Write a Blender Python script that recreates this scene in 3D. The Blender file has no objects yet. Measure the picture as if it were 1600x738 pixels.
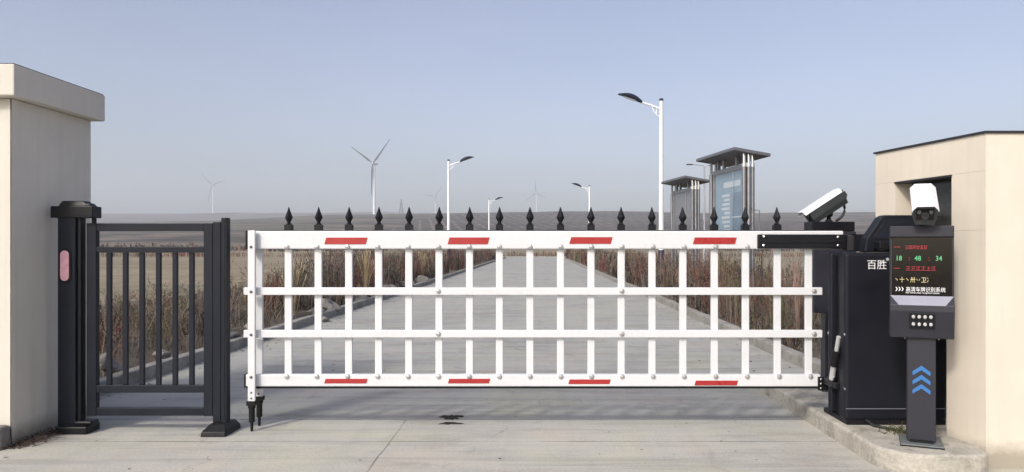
import bpy, bmesh, math, random
import numpy as np
from mathutils import Matrix, Vector, Euler

SC = bpy.context.scene
COL = SC.collection
R = math.radians

# ------------------------------------------------------------------ camera
EYE = 1.3
cam = bpy.data.cameras.new("camera")
camo = bpy.data.objects.new("camera", cam)
COL.objects.link(camo)
camo.location = (0, 0, EYE)
camo.rotation_euler = (R(90), 0, 0)
cam.sensor_width = 36
cam.lens = 26.0
cam.shift_x = -41 / 1600
cam.shift_y = 17 / 1600
cam.clip_start = 0.05
cam.clip_end = 9000
SC.camera = camo
SC.cycles.volume_bounces = 3

# ------------------------------------------------------------------ light
SUN_EL, SUN_ROT = R(38), R(212)
world = bpy.data.worlds.new("World")
SC.world = world
world.use_nodes = True
wn = world.node_tree
sky = wn.nodes.new("ShaderNodeTexSky")
sky.sky_type = 'NISHITA'
sky.sun_disc = False
sky.sun_elevation = SUN_EL
sky.sun_rotation = SUN_ROT
sky.altitude = 0
sky.air_density = 1.0
sky.dust_density = 4.0
sky.ozone_density = 2.0
bg = wn.nodes["Background"]
hs = wn.nodes.new("ShaderNodeHueSaturation")       # milky, dust-filled air: a less saturated blue
hs.inputs['Saturation'].default_value = 0.80
hs.inputs['Hue'].default_value = 0.516
wn.links.new(sky.outputs[0], hs.inputs['Color'])
tcw = wn.nodes.new("ShaderNodeTexCoord")            # faint unevenness of a milky sky
mpw = wn.nodes.new("ShaderNodeMapping")
mpw.inputs['Scale'].default_value = (1.0, 1.0, 3.2)
nzw = wn.nodes.new("ShaderNodeTexNoise")
nzw.inputs['Scale'].default_value = 1.6
nzw.inputs['Detail'].default_value = 4
rpw = wn.nodes.new("ShaderNodeValToRGB")
rpw.color_ramp.elements[0].position = 0.3
rpw.color_ramp.elements[0].color = (0.95, 0.95, 0.96, 1)
rpw.color_ramp.elements[1].position = 0.7
rpw.color_ramp.elements[1].color = (1.06, 1.05, 1.04, 1)
mxw = wn.nodes.new("ShaderNodeMix")
mxw.data_type = 'RGBA'
mxw.blend_type = 'MULTIPLY'
mxw.inputs[0].default_value = 1.0
wn.links.new(tcw.outputs['Generated'], mpw.inputs[0])
wn.links.new(mpw.outputs[0], nzw.inputs['Vector'])
wn.links.new(nzw.outputs[0], rpw.inputs[0])
wn.links.new(hs.outputs[0], mxw.inputs[6])
wn.links.new(rpw.outputs[0], mxw.inputs[7])
wn.links.new(mxw.outputs[2], bg.inputs[0])
bg.inputs[1].default_value = 0.15

sl = bpy.data.lights.new("sun", 'SUN')
sl.energy = 1.9
sl.angle = R(8.0)
sl.color = (1.0, 0.955, 0.90)
so = bpy.data.objects.new("sun", sl)
COL.objects.link(so)
sdir = Vector((math.sin(SUN_ROT) * math.cos(SUN_EL), math.cos(SUN_ROT) * math.cos(SUN_EL), math.sin(SUN_EL)))
so.rotation_euler = sdir.to_track_quat('Z', 'Y').to_euler()
so.location = (-30, -50, 40)

vs = SC.view_settings
vs.view_transform = 'Standard'
vs.look = 'None'
vs.exposure = 0.28
vs.gamma = 1
vs.use_curve_mapping = False

HAZE_DENSITY = 0.00033
HAZE_COLOR = (0.88, 0.925, 1.0)


# ------------------------------------------------------------------ helpers
def lmat(o):
    m = Matrix.LocRotScale(o.location, o.rotation_euler, None)
    return lmat(o.parent) @ m if o.parent else m


class MB:
    """collects shapes (world coordinates) for ONE mesh object"""

    def __init__(s):
        s.v = []
        s.f = []

    def add(s, vs_, fs_, m=None):
        n = len(s.v)
        if m is not None:
            vs_ = [tuple(m @ Vector(p)) for p in vs_]
        s.v += [tuple(p) for p in vs_]
        s.f += [tuple(i + n for i in f) for f in fs_]
        return s

    def box(s, x0, x1, y0, y1, z0, z1, m=None):
        v = [(x0, y0, z0), (x1, y0, z0), (x1, y1, z0), (x0, y1, z0), (x0, y0, z1), (x1, y0, z1), (x1, y1, z1), (x0, y1, z1)]
        f = [(0, 3, 2, 1), (4, 5, 6, 7), (0, 1, 5, 4), (1, 2, 6, 5), (2, 3, 7, 6), (3, 0, 4, 7)]
        return s.add(v, f, m)

    def frustum(s, b, t, z0, z1, m=None):
        """b, t: (x0,x1,y0,y1)"""
        v = [(b[0], b[2], z0), (b[1], b[2], z0), (b[1], b[3], z0), (b[0], b[3], z0),
             (t[0], t[2], z1), (t[1], t[2], z1), (t[1], t[3], z1), (t[0], t[3], z1)]
        f = [(0, 3, 2, 1), (4, 5, 6, 7), (0, 1, 5, 4), (1, 2, 6, 5), (2, 3, 7, 6), (3, 0, 4, 7)]
        return s.add(v, f, m)

    def prism(s, poly, a, b, axis='y', m=None):
        """extrude a 2-D polygon: axis y -> (x,z), axis x -> (y,z), axis z -> (x,y)"""
        def p(q, t):
            return {'y': (q[0], t, q[1]), 'x': (t, q[0], q[1]), 'z': (q[0], q[1], t)}[axis]
        n = len(poly)
        v = [p(q, a) for q in poly] + [p(q, b) for q in poly]
        f = [tuple(range(n)), tuple(range(2 * n - 1, n - 1, -1))]
        f += [(i, i + n, (i + 1) % n + n, (i + 1) % n) for i in range(n)]
        return s.add(v, f, m)

    def lathe(s, prof, c, axis=(0, 0, 1), n=16, rot=0.0):
        """prof: (radius, height) list along axis from c"""
        q = Vector(axis).normalized().to_track_quat('Z', 'Y').to_matrix().to_4x4()
        m = Matrix.Translation(c) @ q
        v = []
        f = []
        for r_, h in prof:
            for k in range(n):
                a = rot + 2 * math.pi * k / n
                v.append((r_ * math.cos(a), r_ * math.sin(a), h))
        for i in range(len(prof) - 1):
            for k in range(n):
                k2 = (k + 1) % n
                f.append((i * n + k, i * n + k2, (i + 1) * n + k2, (i + 1) * n + k))
        f.append(tuple(range(n - 1, -1, -1)))
        f.append(tuple((len(prof) - 1) * n + k for k in range(n)))
        return s.add(v, f, m)

    def tube(s, pts, r, n=10):
        """round bar through points; r is a number or a list"""
        pts = [Vector(p) for p in pts]
        rr = r if isinstance(r, (list, tuple)) else [r] * len(pts)
        v = []
        f = []
        up = Vector((0, 0, 1))
        for i, p in enumerate(pts):
            d = (pts[min(i + 1, len(pts) - 1)] - pts[max(i - 1, 0)]).normalized()
            a = d.cross(up)
            if a.length < 1e-3:
                a = d.cross(Vector((1, 0, 0)))
            a.normalize()
            b = a.cross(d).normalized()
            for k in range(n):
                t = 2 * math.pi * k / n
                v.append(tuple(p + rr[i] * (math.cos(t) * a + math.sin(t) * b)))
        for i in range(len(pts) - 1):
            for k in range(n):
                k2 = (k + 1) % n
                f.append((i * n + k, i * n + k2, (i + 1) * n + k2, (i + 1) * n + k))
        f.append(tuple(range(n - 1, -1, -1)))
        f.append(tuple((len(pts) - 1) * n + k for k in range(n)))
        return s.add(v, f)

    def build(s, name, mat, parent=None, bevel=0.0, smooth=False, seg=2):
        me = bpy.data.meshes.new(name)
        vs_ = s.v
        if parent is not None:
            inv = lmat(parent).inverted()
            vs_ = [tuple(inv @ Vector(p)) for p in s.v]
        me.from_pydata(vs_, [], s.f)
        bm = bmesh.new()
        bm.from_mesh(me)
        bmesh.ops.recalc_face_normals(bm, faces=bm.faces)
        bm.to_mesh(me)
        bm.free()
        me.materials.append(mat)
        o = bpy.data.objects.new(name, me)
        COL.objects.link(o)
        if parent is not None:
            o.parent = parent
        if bevel:
            b = o.modifiers.new("bevel", 'BEVEL')
            b.width = bevel
            b.segments = seg
            b.limit_method = 'ANGLE'
            b.angle_limit = R(35)
        if smooth:
            me.shade_smooth()
            try:
                me.set_sharp_from_angle(angle=R(38))
            except Exception:
                pass
        return o


def tag(o, label=None, cat=None, group=None, kind=None):
    if label:
        o['label'] = label
    if cat:
        o['category'] = cat
    if group:
        o['group'] = group
    if kind:
        o['kind'] = kind
    return o


def thing(name, loc, label, cat, group=None, rz=0.0):
    o = bpy.data.objects.new(name, None)
    o.empty_display_size = 0.2
    o.location = loc
    o.rotation_euler = (0, 0, rz)
    COL.objects.link(o)
    return tag(o, label, cat, group)


def copy_tree(o, parent=None):
    c = o.copy()
    COL.objects.link(c)
    if parent is not None:
        c.parent = parent
    for ch in o.children:
        copy_tree(ch, c)
    return c


def text_part(name, body, size, mat, parent, mtx, sx=1.0, depth=0.0008):
    """lettering as a mesh; mtx places the text plane (x right, y up) in the parent's frame"""
    cu = bpy.data.curves.new(name, 'FONT')
    cu.body = body
    cu.size = size
    cu.extrude = depth
    cu.resolution_u = 2
    t = bpy.data.objects.new(name, cu)
    COL.objects.link(t)
    dg = bpy.context.evaluated_depsgraph_get()
    me = bpy.data.meshes.new_from_object(t.evaluated_get(dg))
    bpy.data.objects.remove(t)
    bpy.data.curves.remove(cu)
    me.name = name
    me.transform(mtx @ Matrix.Diagonal((sx, 1, 1, 1)))
    me.materials.clear()
    me.materials.append(mat)
    o = bpy.data.objects.new(name, me)
    COL.objects.link(o)
    o.parent = parent
    return o


# ------------------------------------------------------------------ materials
def new_mat(name):
    m = bpy.data.materials.new(name)
    m.use_nodes = True
    nt = m.node_tree
    return m, nt, nt.nodes["Principled BSDF"]


def N(nt, typ, **kw):
    n = nt.nodes.new(typ)
    for k, v in kw.items():
        setattr(n, k, v)
    return n


def ramp(nt, stops, interp='LINEAR'):
    r = nt.nodes.new("ShaderNodeValToRGB")
    r.color_ramp.interpolation = interp
    e = r.color_ramp.elements
    while len(e) < len(stops):
        e.new(0.5)
    for i, (p, c) in enumerate(stops):
        e[i].position = p
        e[i].color = (c[0], c[1], c[2], 1)
    return r


def noise(nt, vec, scale, detail=4, rough=0.55, dist=0.0):
    n = nt.nodes.new("ShaderNodeTexNoise")
    n.inputs['Scale'].default_value = scale
    n.inputs['Detail'].default_value = detail
    n.inputs['Roughness'].default_value = rough
    n.inputs['Distortion'].default_value = dist
    if vec is not None:
        nt.links.new(vec, n.inputs['Vector'])
    return n


def mixc(nt, fac, a, b, mode='MIX'):
    m = nt.nodes.new("ShaderNodeMix")
    m.data_type = 'RGBA'
    m.blend_type = mode
    for sock, val in ((0, fac), (6, a), (7, b)):
        if hasattr(val, 'is_linked'):
            nt.links.new(val, m.inputs[sock])
        elif isinstance(val, (int, float)):
            m.inputs[sock].default_value = val
        else:
            m.inputs[sock].default_value = (val[0], val[1], val[2], 1)
    return m.outputs[2]


def mth(nt, op, a, b=None, clamp=False):
    m = nt.nodes.new("ShaderNodeMath")
    m.operation = op
    m.use_clamp = clamp
    for i, val in enumerate((a, b)):
        if val is None:
            continue
        if hasattr(val, 'is_linked'):
            nt.links.new(val, m.inputs[i])
        else:
            m.inputs[i].default_value = val
    return m.outputs[0]


def coords(nt, which='Object', scale=None):
    t = nt.nodes.new("ShaderNodeTexCoord")
    o = t.outputs[which]
    if scale:
        mp = nt.nodes.new("ShaderNodeMapping")
        mp.inputs['Scale'].default_value = scale
        nt.links.new(o, mp.inputs[0])
        o = mp.outputs[0]
    return o


def geo_pos(nt, scale=None):
    g = nt.nodes.new("ShaderNodeNewGeometry")
    o = g.outputs['Position']
    if scale:
        mp = nt.nodes.new("ShaderNodeMapping")
        mp.inputs['Scale'].default_value = scale
        nt.links.new(o, mp.inputs[0])
        o = mp.outputs[0]
    return o


def bump(nt, bsdf, height, strength=0.3, dist=0.01):
    b = nt.nodes.new("ShaderNodeBump")
    b.inputs['Strength'].default_value = strength
    b.inputs['Distance'].default_value = dist
    nt.links.new(height, b.inputs['Height'])
    nt.links.new(b.outputs[0], bsdf.inputs['Normal'])


def paint(name, col, rough=0.5, metal=0.0, var=0.12, scale=3.0, spec=0.5, fine=0.0):
    """painted / cast surface with slight mottling and uneven gloss"""
    m, nt, b = new_mat(name)
    p = geo_pos(nt)
    n1 = noise(nt, p, scale, 5, 0.6)
    n2 = noise(nt, p, scale * 14, 3, 0.6)
    f = mth(nt, 'ADD', mth(nt, 'MULTIPLY', n1.outputs[0], 0.7), mth(nt, 'MULTIPLY', n2.outputs[0], 0.3))
    lo = tuple(c * (1 - var) for c in col)
    hi = tuple(min(1, c * (1 + var)) for c in col)
    r = ramp(nt, [(0.3, lo), (0.7, hi)])
    nt.links.new(f, r.inputs[0])
    nt.links.new(r.outputs[0], b.inputs['Base Color'])
    rr = ramp(nt, [(0.3, (max(0, rough - .08),) * 3), (0.7, (min(1, rough + .1),) * 3)])
    nt.links.new(n1.outputs[0], rr.inputs[0])
    nt.links.new(rr.outputs[0], b.inputs['Roughness'])
    b.inputs['Metallic'].default_value = metal
    b.inputs['Specular IOR Level'].default_value = spec
    if fine:
        n3 = noise(nt, p, 220, 3, 0.6)
        bump(nt, b, n3.outputs[0], fine, 0.004)
    return m


def emit(name, col, strength):
    m, nt, b = new_mat(name)
    b.inputs['Base Color'].default_value = (col[0] * .3, col[1] * .3, col[2] * .3, 1)
    b.inputs['Emission Color'].default_value = (*col, 1)
    b.inputs['Emission Strength'].default_value = strength
    b.inputs['Roughness'].default_value = 0.6
    return m


# white paint of the boom: faint dust streaks
def white_metal():
    m, nt, b = new_mat("white_painted_metal")
    p = geo_pos(nt, (1.0, 1.0, 6.0))
    n1 = noise(nt, p, 2.2, 6, 0.65)
    q = geo_pos(nt, (9.0, 9.0, 1.4))
    n2 = noise(nt, q, 6, 4, 0.6)
    r = ramp(nt, [(0.28, (0.57, 0.57, 0.575)), (0.46, (0.63, 0.635, 0.65)), (0.75, (0.65, 0.655, 0.68))])
    nt.links.new(mth(nt, 'ADD', mth(nt, 'MULTIPLY', n1.outputs[0], .6), mth(nt, 'MULTIPLY', n2.outputs[0], .4)), r.inputs[0])
    nt.links.new(r.outputs[0], b.inputs['Base Color'])
    b.inputs['Roughness'].default_value = 0.38
    return m


def stucco(name, col, dirt=(0.25, 0.22, 0.17), dz=0.35):
    m, nt, b = new_mat(name)
    p = geo_pos(nt)
    n1 = noise(nt, p, 1.3, 6, 0.6)
    n2 = noise(nt, p, 40, 4, 0.7)
    r = ramp(nt, [(0.3, tuple(c * .90 for c in col)), (0.7, tuple(min(1, c * 1.05) for c in col))])
    nt.links.new(n1.outputs[0], r.inputs[0])
    # vertical rain streaks, a material stain of their own
    st = noise(nt, geo_pos(nt, (14, 14, .5)), 1.0, 4, 0.6)
    stf = ramp(nt, [(0.48, (0, 0, 0)), (0.75, (.38, .38, .38))])
    nt.links.new(st.outputs[0], stf.inputs[0])
    c1 = mixc(nt, stf.outputs[0], r.outputs[0], tuple(c * .8 for c in col))
    # splash dirt on the lowest centimetres, ragged edge
    sx = N(nt, "ShaderNodeSeparateXYZ")
    nt.links.new(p, sx.inputs[0])
    ed = noise(nt, p, 9, 5, 0.7)
    h = mth(nt, 'SUBTRACT', sx.outputs[2], mth(nt, 'MULTIPLY', ed.outputs[0], dz))
    hf = ramp(nt, [(0.0, (.75, .75, .75)), (0.10, (0, 0, 0))])
    nt.links.new(h, hf.inputs[0])
    c2 = mixc(nt, hf.outputs[0], c1, dirt)
    nt.links.new(c2, b.inputs['Base Color'])
    b.inputs['Roughness'].default_value = 0.85
    bump(nt, b, n2.outputs[0], 0.25, 0.004)
    return m


def concrete(name, base, joints=None, stain=0.5):
    """joints: (x positions, y spacing, y offset)"""
    m, nt, b = new_mat(name)
    p = geo_pos(nt)
    n_big = noise(nt, p, 0.55, 6, 0.62, 0.6)
    n_mid = noise(nt, geo_pos(nt, (0.6, 2.2, 1)), 1.6, 6, 0.7, 0.4)
    n_fine = noise(nt, p, 60, 4, 0.75)
    r = ramp(nt, [(0.32, (base[0] * .66, base[1] * .66, base[2] * .655)), (0.48, base), (0.66, (base[0] * 1.16, base[1] * 1.15, base[2] * 1.10))])
    f = mth(nt, 'ADD', mth(nt, 'MULTIPLY', n_big.outputs[0], .5), mth(nt, 'MULTIPLY', n_mid.outputs[0], .5))
    nt.links.new(f, r.inputs[0])
    fr = ramp(nt, [(0.3, (.80, .80, .80)), (0.7, (1.12, 1.12, 1.12))])
    nt.links.new(n_fine.outputs[0], fr.inputs[0])
    c = mixc(nt, 1.0, r.outputs[0], fr.outputs[0], 'MULTIPLY')
    # darker stains with a shape of their own
    n_st = noise(nt, geo_pos(nt, (1, .55, 1)), 2.4, 7, 0.72, 1.2)
    sr = ramp(nt, [(0.57, (0, 0, 0)), (0.70, (stain, stain, stain))])
    nt.links.new(n_st.outputs[0], sr.inputs[0])
    c = mixc(nt, sr.outputs[0], c, tuple(v * .52 for v in base))
    # tyre tracks / broom lines lengthwise
    n_tr = noise(nt, geo_pos(nt, (5.0, 0.12, 1)), 1.0, 3, 0.6)
    tr = ramp(nt, [(0.5, (0, 0, 0)), (0.75, (.28, .28, .28))])
    nt.links.new(n_tr.outputs[0], tr.inputs[0])
    c = mixc(nt, tr.outputs[0], c, tuple(v * .74 for v in base))
    # thin darker streaks stretched across the lane
    n_sm = noise(nt, geo_pos(nt, (.30, 5.5, 1)), 1.0, 5, 0.65, .5)
    sm = ramp(nt, [(0.53, (0, 0, 0)), (0.70, (.55, .55, .55))])
    nt.links.new(n_sm.outputs[0], sm.inputs[0])
    c = mixc(nt, sm.outputs[0], c, tuple(v * .52 for v in base))
    # faint greenish and rusty tints
    n_t = noise(nt, p, .9, 4, .6, .5)
    tt = ramp(nt, [(0.35, (1.04, 1.03, .93)), (0.5, (1, 1, 1)), (0.65, (1.05, .99, .95))])
    nt.links.new(n_t.outputs[0], tt.inputs[0])
    c = mixc(nt, 1.0, c, tt.outputs[0], 'MULTIPLY')
    # specks
    vo = N(nt, "ShaderNodeTexVoronoi")
    vo.inputs['Scale'].default_value = 5.0
    nt.links.new(p, vo.inputs['Vector'])
    vr = ramp(nt, [(0.03, (.8, .8, .8)), (0.06, (0, 0, 0))])
    nt.links.new(vo.outputs['Distance'], vr.inputs[0])
    c = mixc(nt, vr.outputs[0], c, (.07, .06, .05))
    vc = N(nt, "ShaderNodeTexVoronoi", feature='DISTANCE_TO_EDGE')
    vc.inputs['Scale'].default_value = .42
    wz = noise(nt, p, 2.2, 6, .7)
    va = N(nt, "ShaderNodeVectorMath", operation='ADD')
    nt.links.new(p, va.inputs[0])
    vs2 = N(nt, "ShaderNodeVectorMath", operation='SCALE')
    nt.links.new(wz.outputs['Color'], vs2.inputs[0])
    vs2.inputs['Scale'].default_value = .7
    nt.links.new(vs2.outputs[0], va.inputs[1])
    nt.links.new(va.outputs[0], vc.inputs['Vector'])
    ck = mth(nt, 'LESS_THAN', vc.outputs['Distance'], .0028)
    nm = noise(nt, p, .7, 3, .5)
    ck = mth(nt, 'MULTIPLY', ck, mth(nt, 'GREATER_THAN', nm.outputs[0], .57))
    c = mixc(nt, mth(nt, 'MULTIPLY', ck, .4), c, (.10, .095, .085))
    if joints:
        xs, sp, off = joints
        sx = N(nt, "ShaderNodeSeparateXYZ")
        wob = noise(nt, p, 3, 3, 0.6)
        nt.links.new(p, sx.inputs[0])
        w = mth(nt, 'MULTIPLY', mth(nt, 'SUBTRACT', wob.outputs[0], .5), .03)
        y = mth(nt, 'ADD', sx.outputs[1], w)
        d = mth(nt, 'PINGPONG', mth(nt, 'SUBTRACT', y, off), sp / 2)
        fac = mth(nt, 'LESS_THAN', d, 0.008)
        for xx in xs:
            dx = mth(nt, 'ABSOLUTE', mth(nt, 'SUBTRACT', mth(nt, 'ADD', sx.outputs[0], w), xx))
            fac = mth(nt, 'MAXIMUM', fac, mth(nt, 'LESS_THAN', dx, 0.006))
        jn = noise(nt, p, 1.7, 5, .7)
        jr = ramp(nt, [(0.38, (.15, .15, .15)), (0.6, (.8, .8, .8))])
        nt.links.new(jn.outputs[0], jr.inputs[0])
        c = mixc(nt, mth(nt, 'MULTIPLY', fac, jr.outputs[0]), c, (.10, .095, .085))
    nt.links.new(c, b.inputs['Base Color'])
    b.inputs['Roughness'].default_value = 0.82
    b.inputs['Specular IOR Level'].default_value = 0.35
    bump(nt, b, mth(nt, 'ADD', n_fine.outputs[0], mth(nt, 'MULTIPLY', n_mid.outputs[0], 2.0)), 0.35, 0.006)
    return m


def kerb_mat(name, base, moss=0.5):
    m, nt, b = new_mat(name)
    p = geo_pos(nt)
    n1 = noise(nt, p, 3.0, 7, 0.7, 0.3)
    n2 = noise(nt, p, 45, 5, 0.75)
    r = ramp(nt, [(0.3, tuple(c * .55 for c in base)), (0.52, base), (0.75, tuple(c * 1.2 for c in base))])
    nt.links.new(n1.outputs[0], r.inputs[0])
    n3 = noise(nt, p, 5.5, 6, 0.7, 1.0)
    mr = ramp(nt, [(0.52, (0, 0, 0)), (0.68, (moss,) * 3)])
    nt.links.new(n3.outputs[0], mr.inputs[0])
    c = mixc(nt, mr.outputs[0], r.outputs[0], (.12, .115, .08))
    fr = ramp(nt, [(0.3, (.75, .75, .75)), (0.7, (1.15, 1.15, 1.15))])
    nt.links.new(n2.outputs[0], fr.inputs[0])
    c = mixc(nt, 1.0, c, fr.outputs[0], 'MULTIPLY')
    nt.links.new(c, b.inputs['Base Color'])
    b.inputs['Roughness'].default_value = 0.9
    bump(nt, b, mth(nt, 'ADD', n2.outputs[0], n1.outputs[0]), 0.5, 0.012)
    return m


def soil_mat():
    m, nt, b = new_mat("dry_soil")
    p = geo_pos(nt)
    n1 = noise(nt, p, 2.5, 7, 0.7)
    n2 = noise(nt, p, 28, 6, 0.8)
    r = ramp(nt, [(0.3, (.045, .036, .028)), (0.5, (.11, .088, .065)), (0.7, (.22, .18, .135))])
    nt.links.new(mth(nt, 'ADD', mth(nt, 'MULTIPLY', n1.outputs[0], .5), mth(nt, 'MULTIPLY', n2.outputs[0], .5)), r.inputs[0])
    nt.links.new(r.outputs[0], b.inputs['Base Color'])
    b.inputs['Roughness'].default_value = 0.95
    bump(nt, b, n2.outputs[0], 0.8, 0.04)
    return m


def ground_mat():
    m, nt, b = new_mat("field_ground")
    p = geo_pos(nt)
    sx = N(nt, "ShaderNodeSeparateXYZ")
    nt.links.new(p, sx.inputs[0])
    y = sx.outputs[1]
    # near stubble: straw and grey green patches in long bands
    nb = noise(nt, geo_pos(nt, (.012, .05, .02)), 1.0, 6, 0.65, 0.4)
    near = ramp(nt, [(0.28, (.125, .125, .085)), (0.44, (.235, .205, .145)), (0.58, (.30, .25, .18)), (0.75, (.17, .165, .115))])
    nt.links.new(nb.outputs[0], near.inputs[0])
    # far hills: brown / heather / green fields
    nh = noise(nt, geo_pos(nt, (.0022, .0060, .004)), 1.0, 8, 0.66, 0.6)
    hill = ramp(nt, [(0.30, (.030, .048, .026)), (0.40, (.12, .10, .07)), (0.46, (.045, .034, .030)), (0.53, (.17, .135, .10)), (0.585, (.045, .056, .030)), (0.64, (.13, .10, .085)), (0.74, (.21, .175, .13))])
    nt.links.new(nh.outputs[0], hill.inputs[0])
    # planted rows climbing the slope
    dr = mth(nt, 'PINGPONG', mth(nt, 'ADD', sx.outputs[0], mth(nt, 'MULTIPLY', y, .16)), 6.0)
    rows = ramp(nt, [(0.0, (1, 1, 1)), (0.35, (0, 0, 0))])
    nt.links.new(mth(nt, 'DIVIDE', dr, 6.0), rows.inputs[0])
    patch = ramp(nt, [(0.40, (0, 0, 0)), (0.46, (1, 1, 1))])
    npz = noise(nt, geo_pos(nt, (.0022, .0030, .002)), 1.0, 2, 0.4)
    nt.links.new(npz.outputs[0], patch.inputs[0])
    # a planted field on the upper slope, right of the lane's axis, its edge ragged
    wb = mth(nt, 'MULTIPLY', mth(nt, 'SUBTRACT', npz.outputs[0], .5), 260)
    fx = mth(nt, 'ADD', sx.outputs[0], wb)
    fy = mth(nt, 'ADD', y, wb)
    box = mth(nt, 'MULTIPLY', mth(nt, 'MULTIPLY', mth(nt, 'GREATER_THAN', fx, -150.0), mth(nt, 'LESS_THAN', fx, 240.0)),
              mth(nt, 'MULTIPLY', mth(nt, 'GREATER_THAN', fy, 640.0), mth(nt, 'LESS_THAN', fy, 1190.0)))
    dots = ramp(nt, [(0.3, (.15, .15, .15)), (0.55, (1, 1, 1))])
    dd = mth(nt, 'DIVIDE', mth(nt, 'PINGPONG', y, 24.0), 24.0)
    nt.links.new(dd, dots.inputs[0])
    rf = mth(nt, 'MULTIPLY', mth(nt, 'MULTIPLY', rows.outputs[0], dots.outputs[0]), box)
    plain = mixc(nt, mth(nt, 'MULTIPLY', box, .8), hill.outputs[0], (.058, .047, .040))
    hillc = mixc(nt, rf, plain, (.24, .20, .155))
    # change from field to hill between 230 and 420 m, broken by noise
    nj = noise(nt, geo_pos(nt, (.01, .02, .02)), 1.0, 4, 0.6)
    yy = mth(nt, 'ADD', y, mth(nt, 'MULTIPLY', nj.outputs[0], 160))
    t = N(nt, "ShaderNodeMapRange")
    t.inputs[1].default_value = 300
    t.inputs[2].default_value = 460
    nt.links.new(yy, t.inputs[0])
    nq = noise(nt, geo_pos(nt, (.012, .030, .02)), 1.0, 6, 0.7)
    qr = ramp(nt, [(0.34, (.5, .5, .52)), (0.5, (1, 1, 1)), (0.66, (1.55, 1.5, 1.45))])
    nt.links.new(nq.outputs[0], qr.inputs[0])
    hillc = mixc(nt, 1.0, hillc, qr.outputs[0], 'MULTIPLY')
    c = mixc(nt, t.outputs[0], near.outputs[0], hillc)
    nf = noise(nt, geo_pos(nt, (.6, .6, .6)), 1.0, 8, 0.8)
    fr = ramp(nt, [(0.3, (.62, .62, .62)), (0.7, (1.3, 1.3, 1.3))])
    nt.links.new(nf.outputs[0], fr.inputs[0])
    c = mixc(nt, 1.0, c, fr.outputs[0], 'MULTIPLY')
    nt.links.new(c, b.inputs['Base Color'])
    b.inputs['Roughness'].default_value = 0.95
    b.inputs['Specular IOR Level'].default_value = 0.1
    bump(nt, b, nf.outputs[0], 0.6, 0.25)
    return m


M = {}
M['white'] = white_metal()
M['charcoal'] = paint("charcoal_powder_coat", (.0105, .0125, .020), .48, 0, .2, 4, .24, .06)
M['black'] = paint("black_cast_metal", (.0055, .0055, .0075), .45, 0, .25, 5, .32, .05)
M['cabinet'] = paint("cabinet_powder_coat", (.0055, .0065, .012), .5, 0, .2, 4, .3, .08)
M['kiosk'] = paint("kiosk_powder_coat", (.021, .021, .030), .5, 0, .12, 4, .4, .08)
M['kiosk_trim'] = paint("kiosk_grey_trim", (.30, .30, .36), .35, .2, .1, 5)
M['rubber'] = paint("black_rubber", (.006, .006, .006), .7, 0, .2, 8, .3)
M['red'] = paint("red_reflector", (.36, .022, .022), .32, 0, .12, 10, .6)
M['bolt'] = paint("zinc_bolt", (.48, .47, .46), .35, .6, .15, 30)
M['dark_bolt'] = paint("dull_steel_bolt", (.16, .16, .165), .4, .7, .2, 30)
M['steel'] = paint("brushed_steel", (.30, .30, .32), .33, .85, .14, 6)
M['chrome'] = paint("polished_steel", (.68, .68, .70), .14, 1.0, .06, 6)
M['greysteel'] = paint("grey_board_steel", (.26, .265, .285), .42, .35, .15, 5)
M['roofplate'] = paint("board_roof_plate", (.15, .155, .17), .42, .4, .2, 4)
M['plate'] = paint("speckled_base_plate", (.17, .185, .185), .55, .3, .35, 22, .5, .2)
M['pink'] = paint("pink_indicator_lens", (.68, .36, .42), .25, 0, .08, 12, .6)
M['lamp_white'] = paint("white_lamp_post", (.78, .79, .80), .35, 0, .06, 3)
M['lamp_grey'] = paint("grey_lamp_post", (.33, .34, .37), .4, 0, .1, 3)
M['lamp_head'] = paint("navy_lamp_head", (.016, .02, .042), .4, 0, .2, 6)
M['lamp_sleeve'] = paint("dark_blue_lamp_sleeve", (.022, .028, .085), .5, 0, .2, 6)
M['turbine'] = paint("turbine_white", (.75, .76, .78), .45, 0, .05, .2)
M['blade'] = paint("turbine_blade_grey", (.05, .056, .068), .5, 0, .05, .2)
M['blade_hazed'] = paint("turbine_blade_hazed", (.10, .105, .12), .5, 0, .05, .2)  # lighter grey: distance haze put into the colour of the far blades
M['pylon'] = paint("galvanised_lattice", (.16, .165, .175), .6, .3, .1, .3)
M['cam_white'] = paint("camera_white_hood", (.82, .83, .85), .3, 0, .04, 10)
M['cam_grey'] = paint("camera_grey_body", (.035, .038, .040), .45, 0, .15, 10)
M['blue'] = paint("blue_vinyl_arrow", (.03, .15, .40), .45, 0, .1, 25)
M['letter'] = paint("white_vinyl_letter", (.80, .80, .82), .5, 0, .04, 20)
M['lamp_lens'] = paint("frosted_lamp_lens", (.42, .42, .43), .3, 0, .2, 60)
M['strut'] = paint("silver_strut_paint", (.50, .50, .51), .35, .2, .1, 20)
M['stone'] = kerb_mat("grey_stone", (.235, .215, .195), .4)
M['kerb'] = kerb_mat("kerb_concrete", (.30, .285, .255), .5)
M['island'] = kerb_mat("island_concrete", (.43, .40, .345), .55)
M['apron'] = concrete("apron_concrete", (.435, .42, .38), ((-0.99, 2.4), 1.35, 4.94), .45)
M['road'] = concrete("road_concrete", (.355, .35, .33), ((), 5.0, 5.562), .6)
M['pillar'] = stucco("cream_stucco", (.63, .59, .52), dz=.10)
M['gatehouse'] = stucco("warm_cream_stucco", (.67, .60, .505), dz=.14)
M['soil'] = soil_mat()
M['ground'] = ground_mat()
M['coping'] = paint("dark_coping_sheet", (.022, .022, .028), .5, 0, .2, 5)
M['cable'] = paint("black_cable_sheath", (.012, .012, .012), .5, 0, .2, 20)
M['straw'] = paint("straw_reed", (.34, .27, .165), .9, 0, .2, 3, .1)
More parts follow.
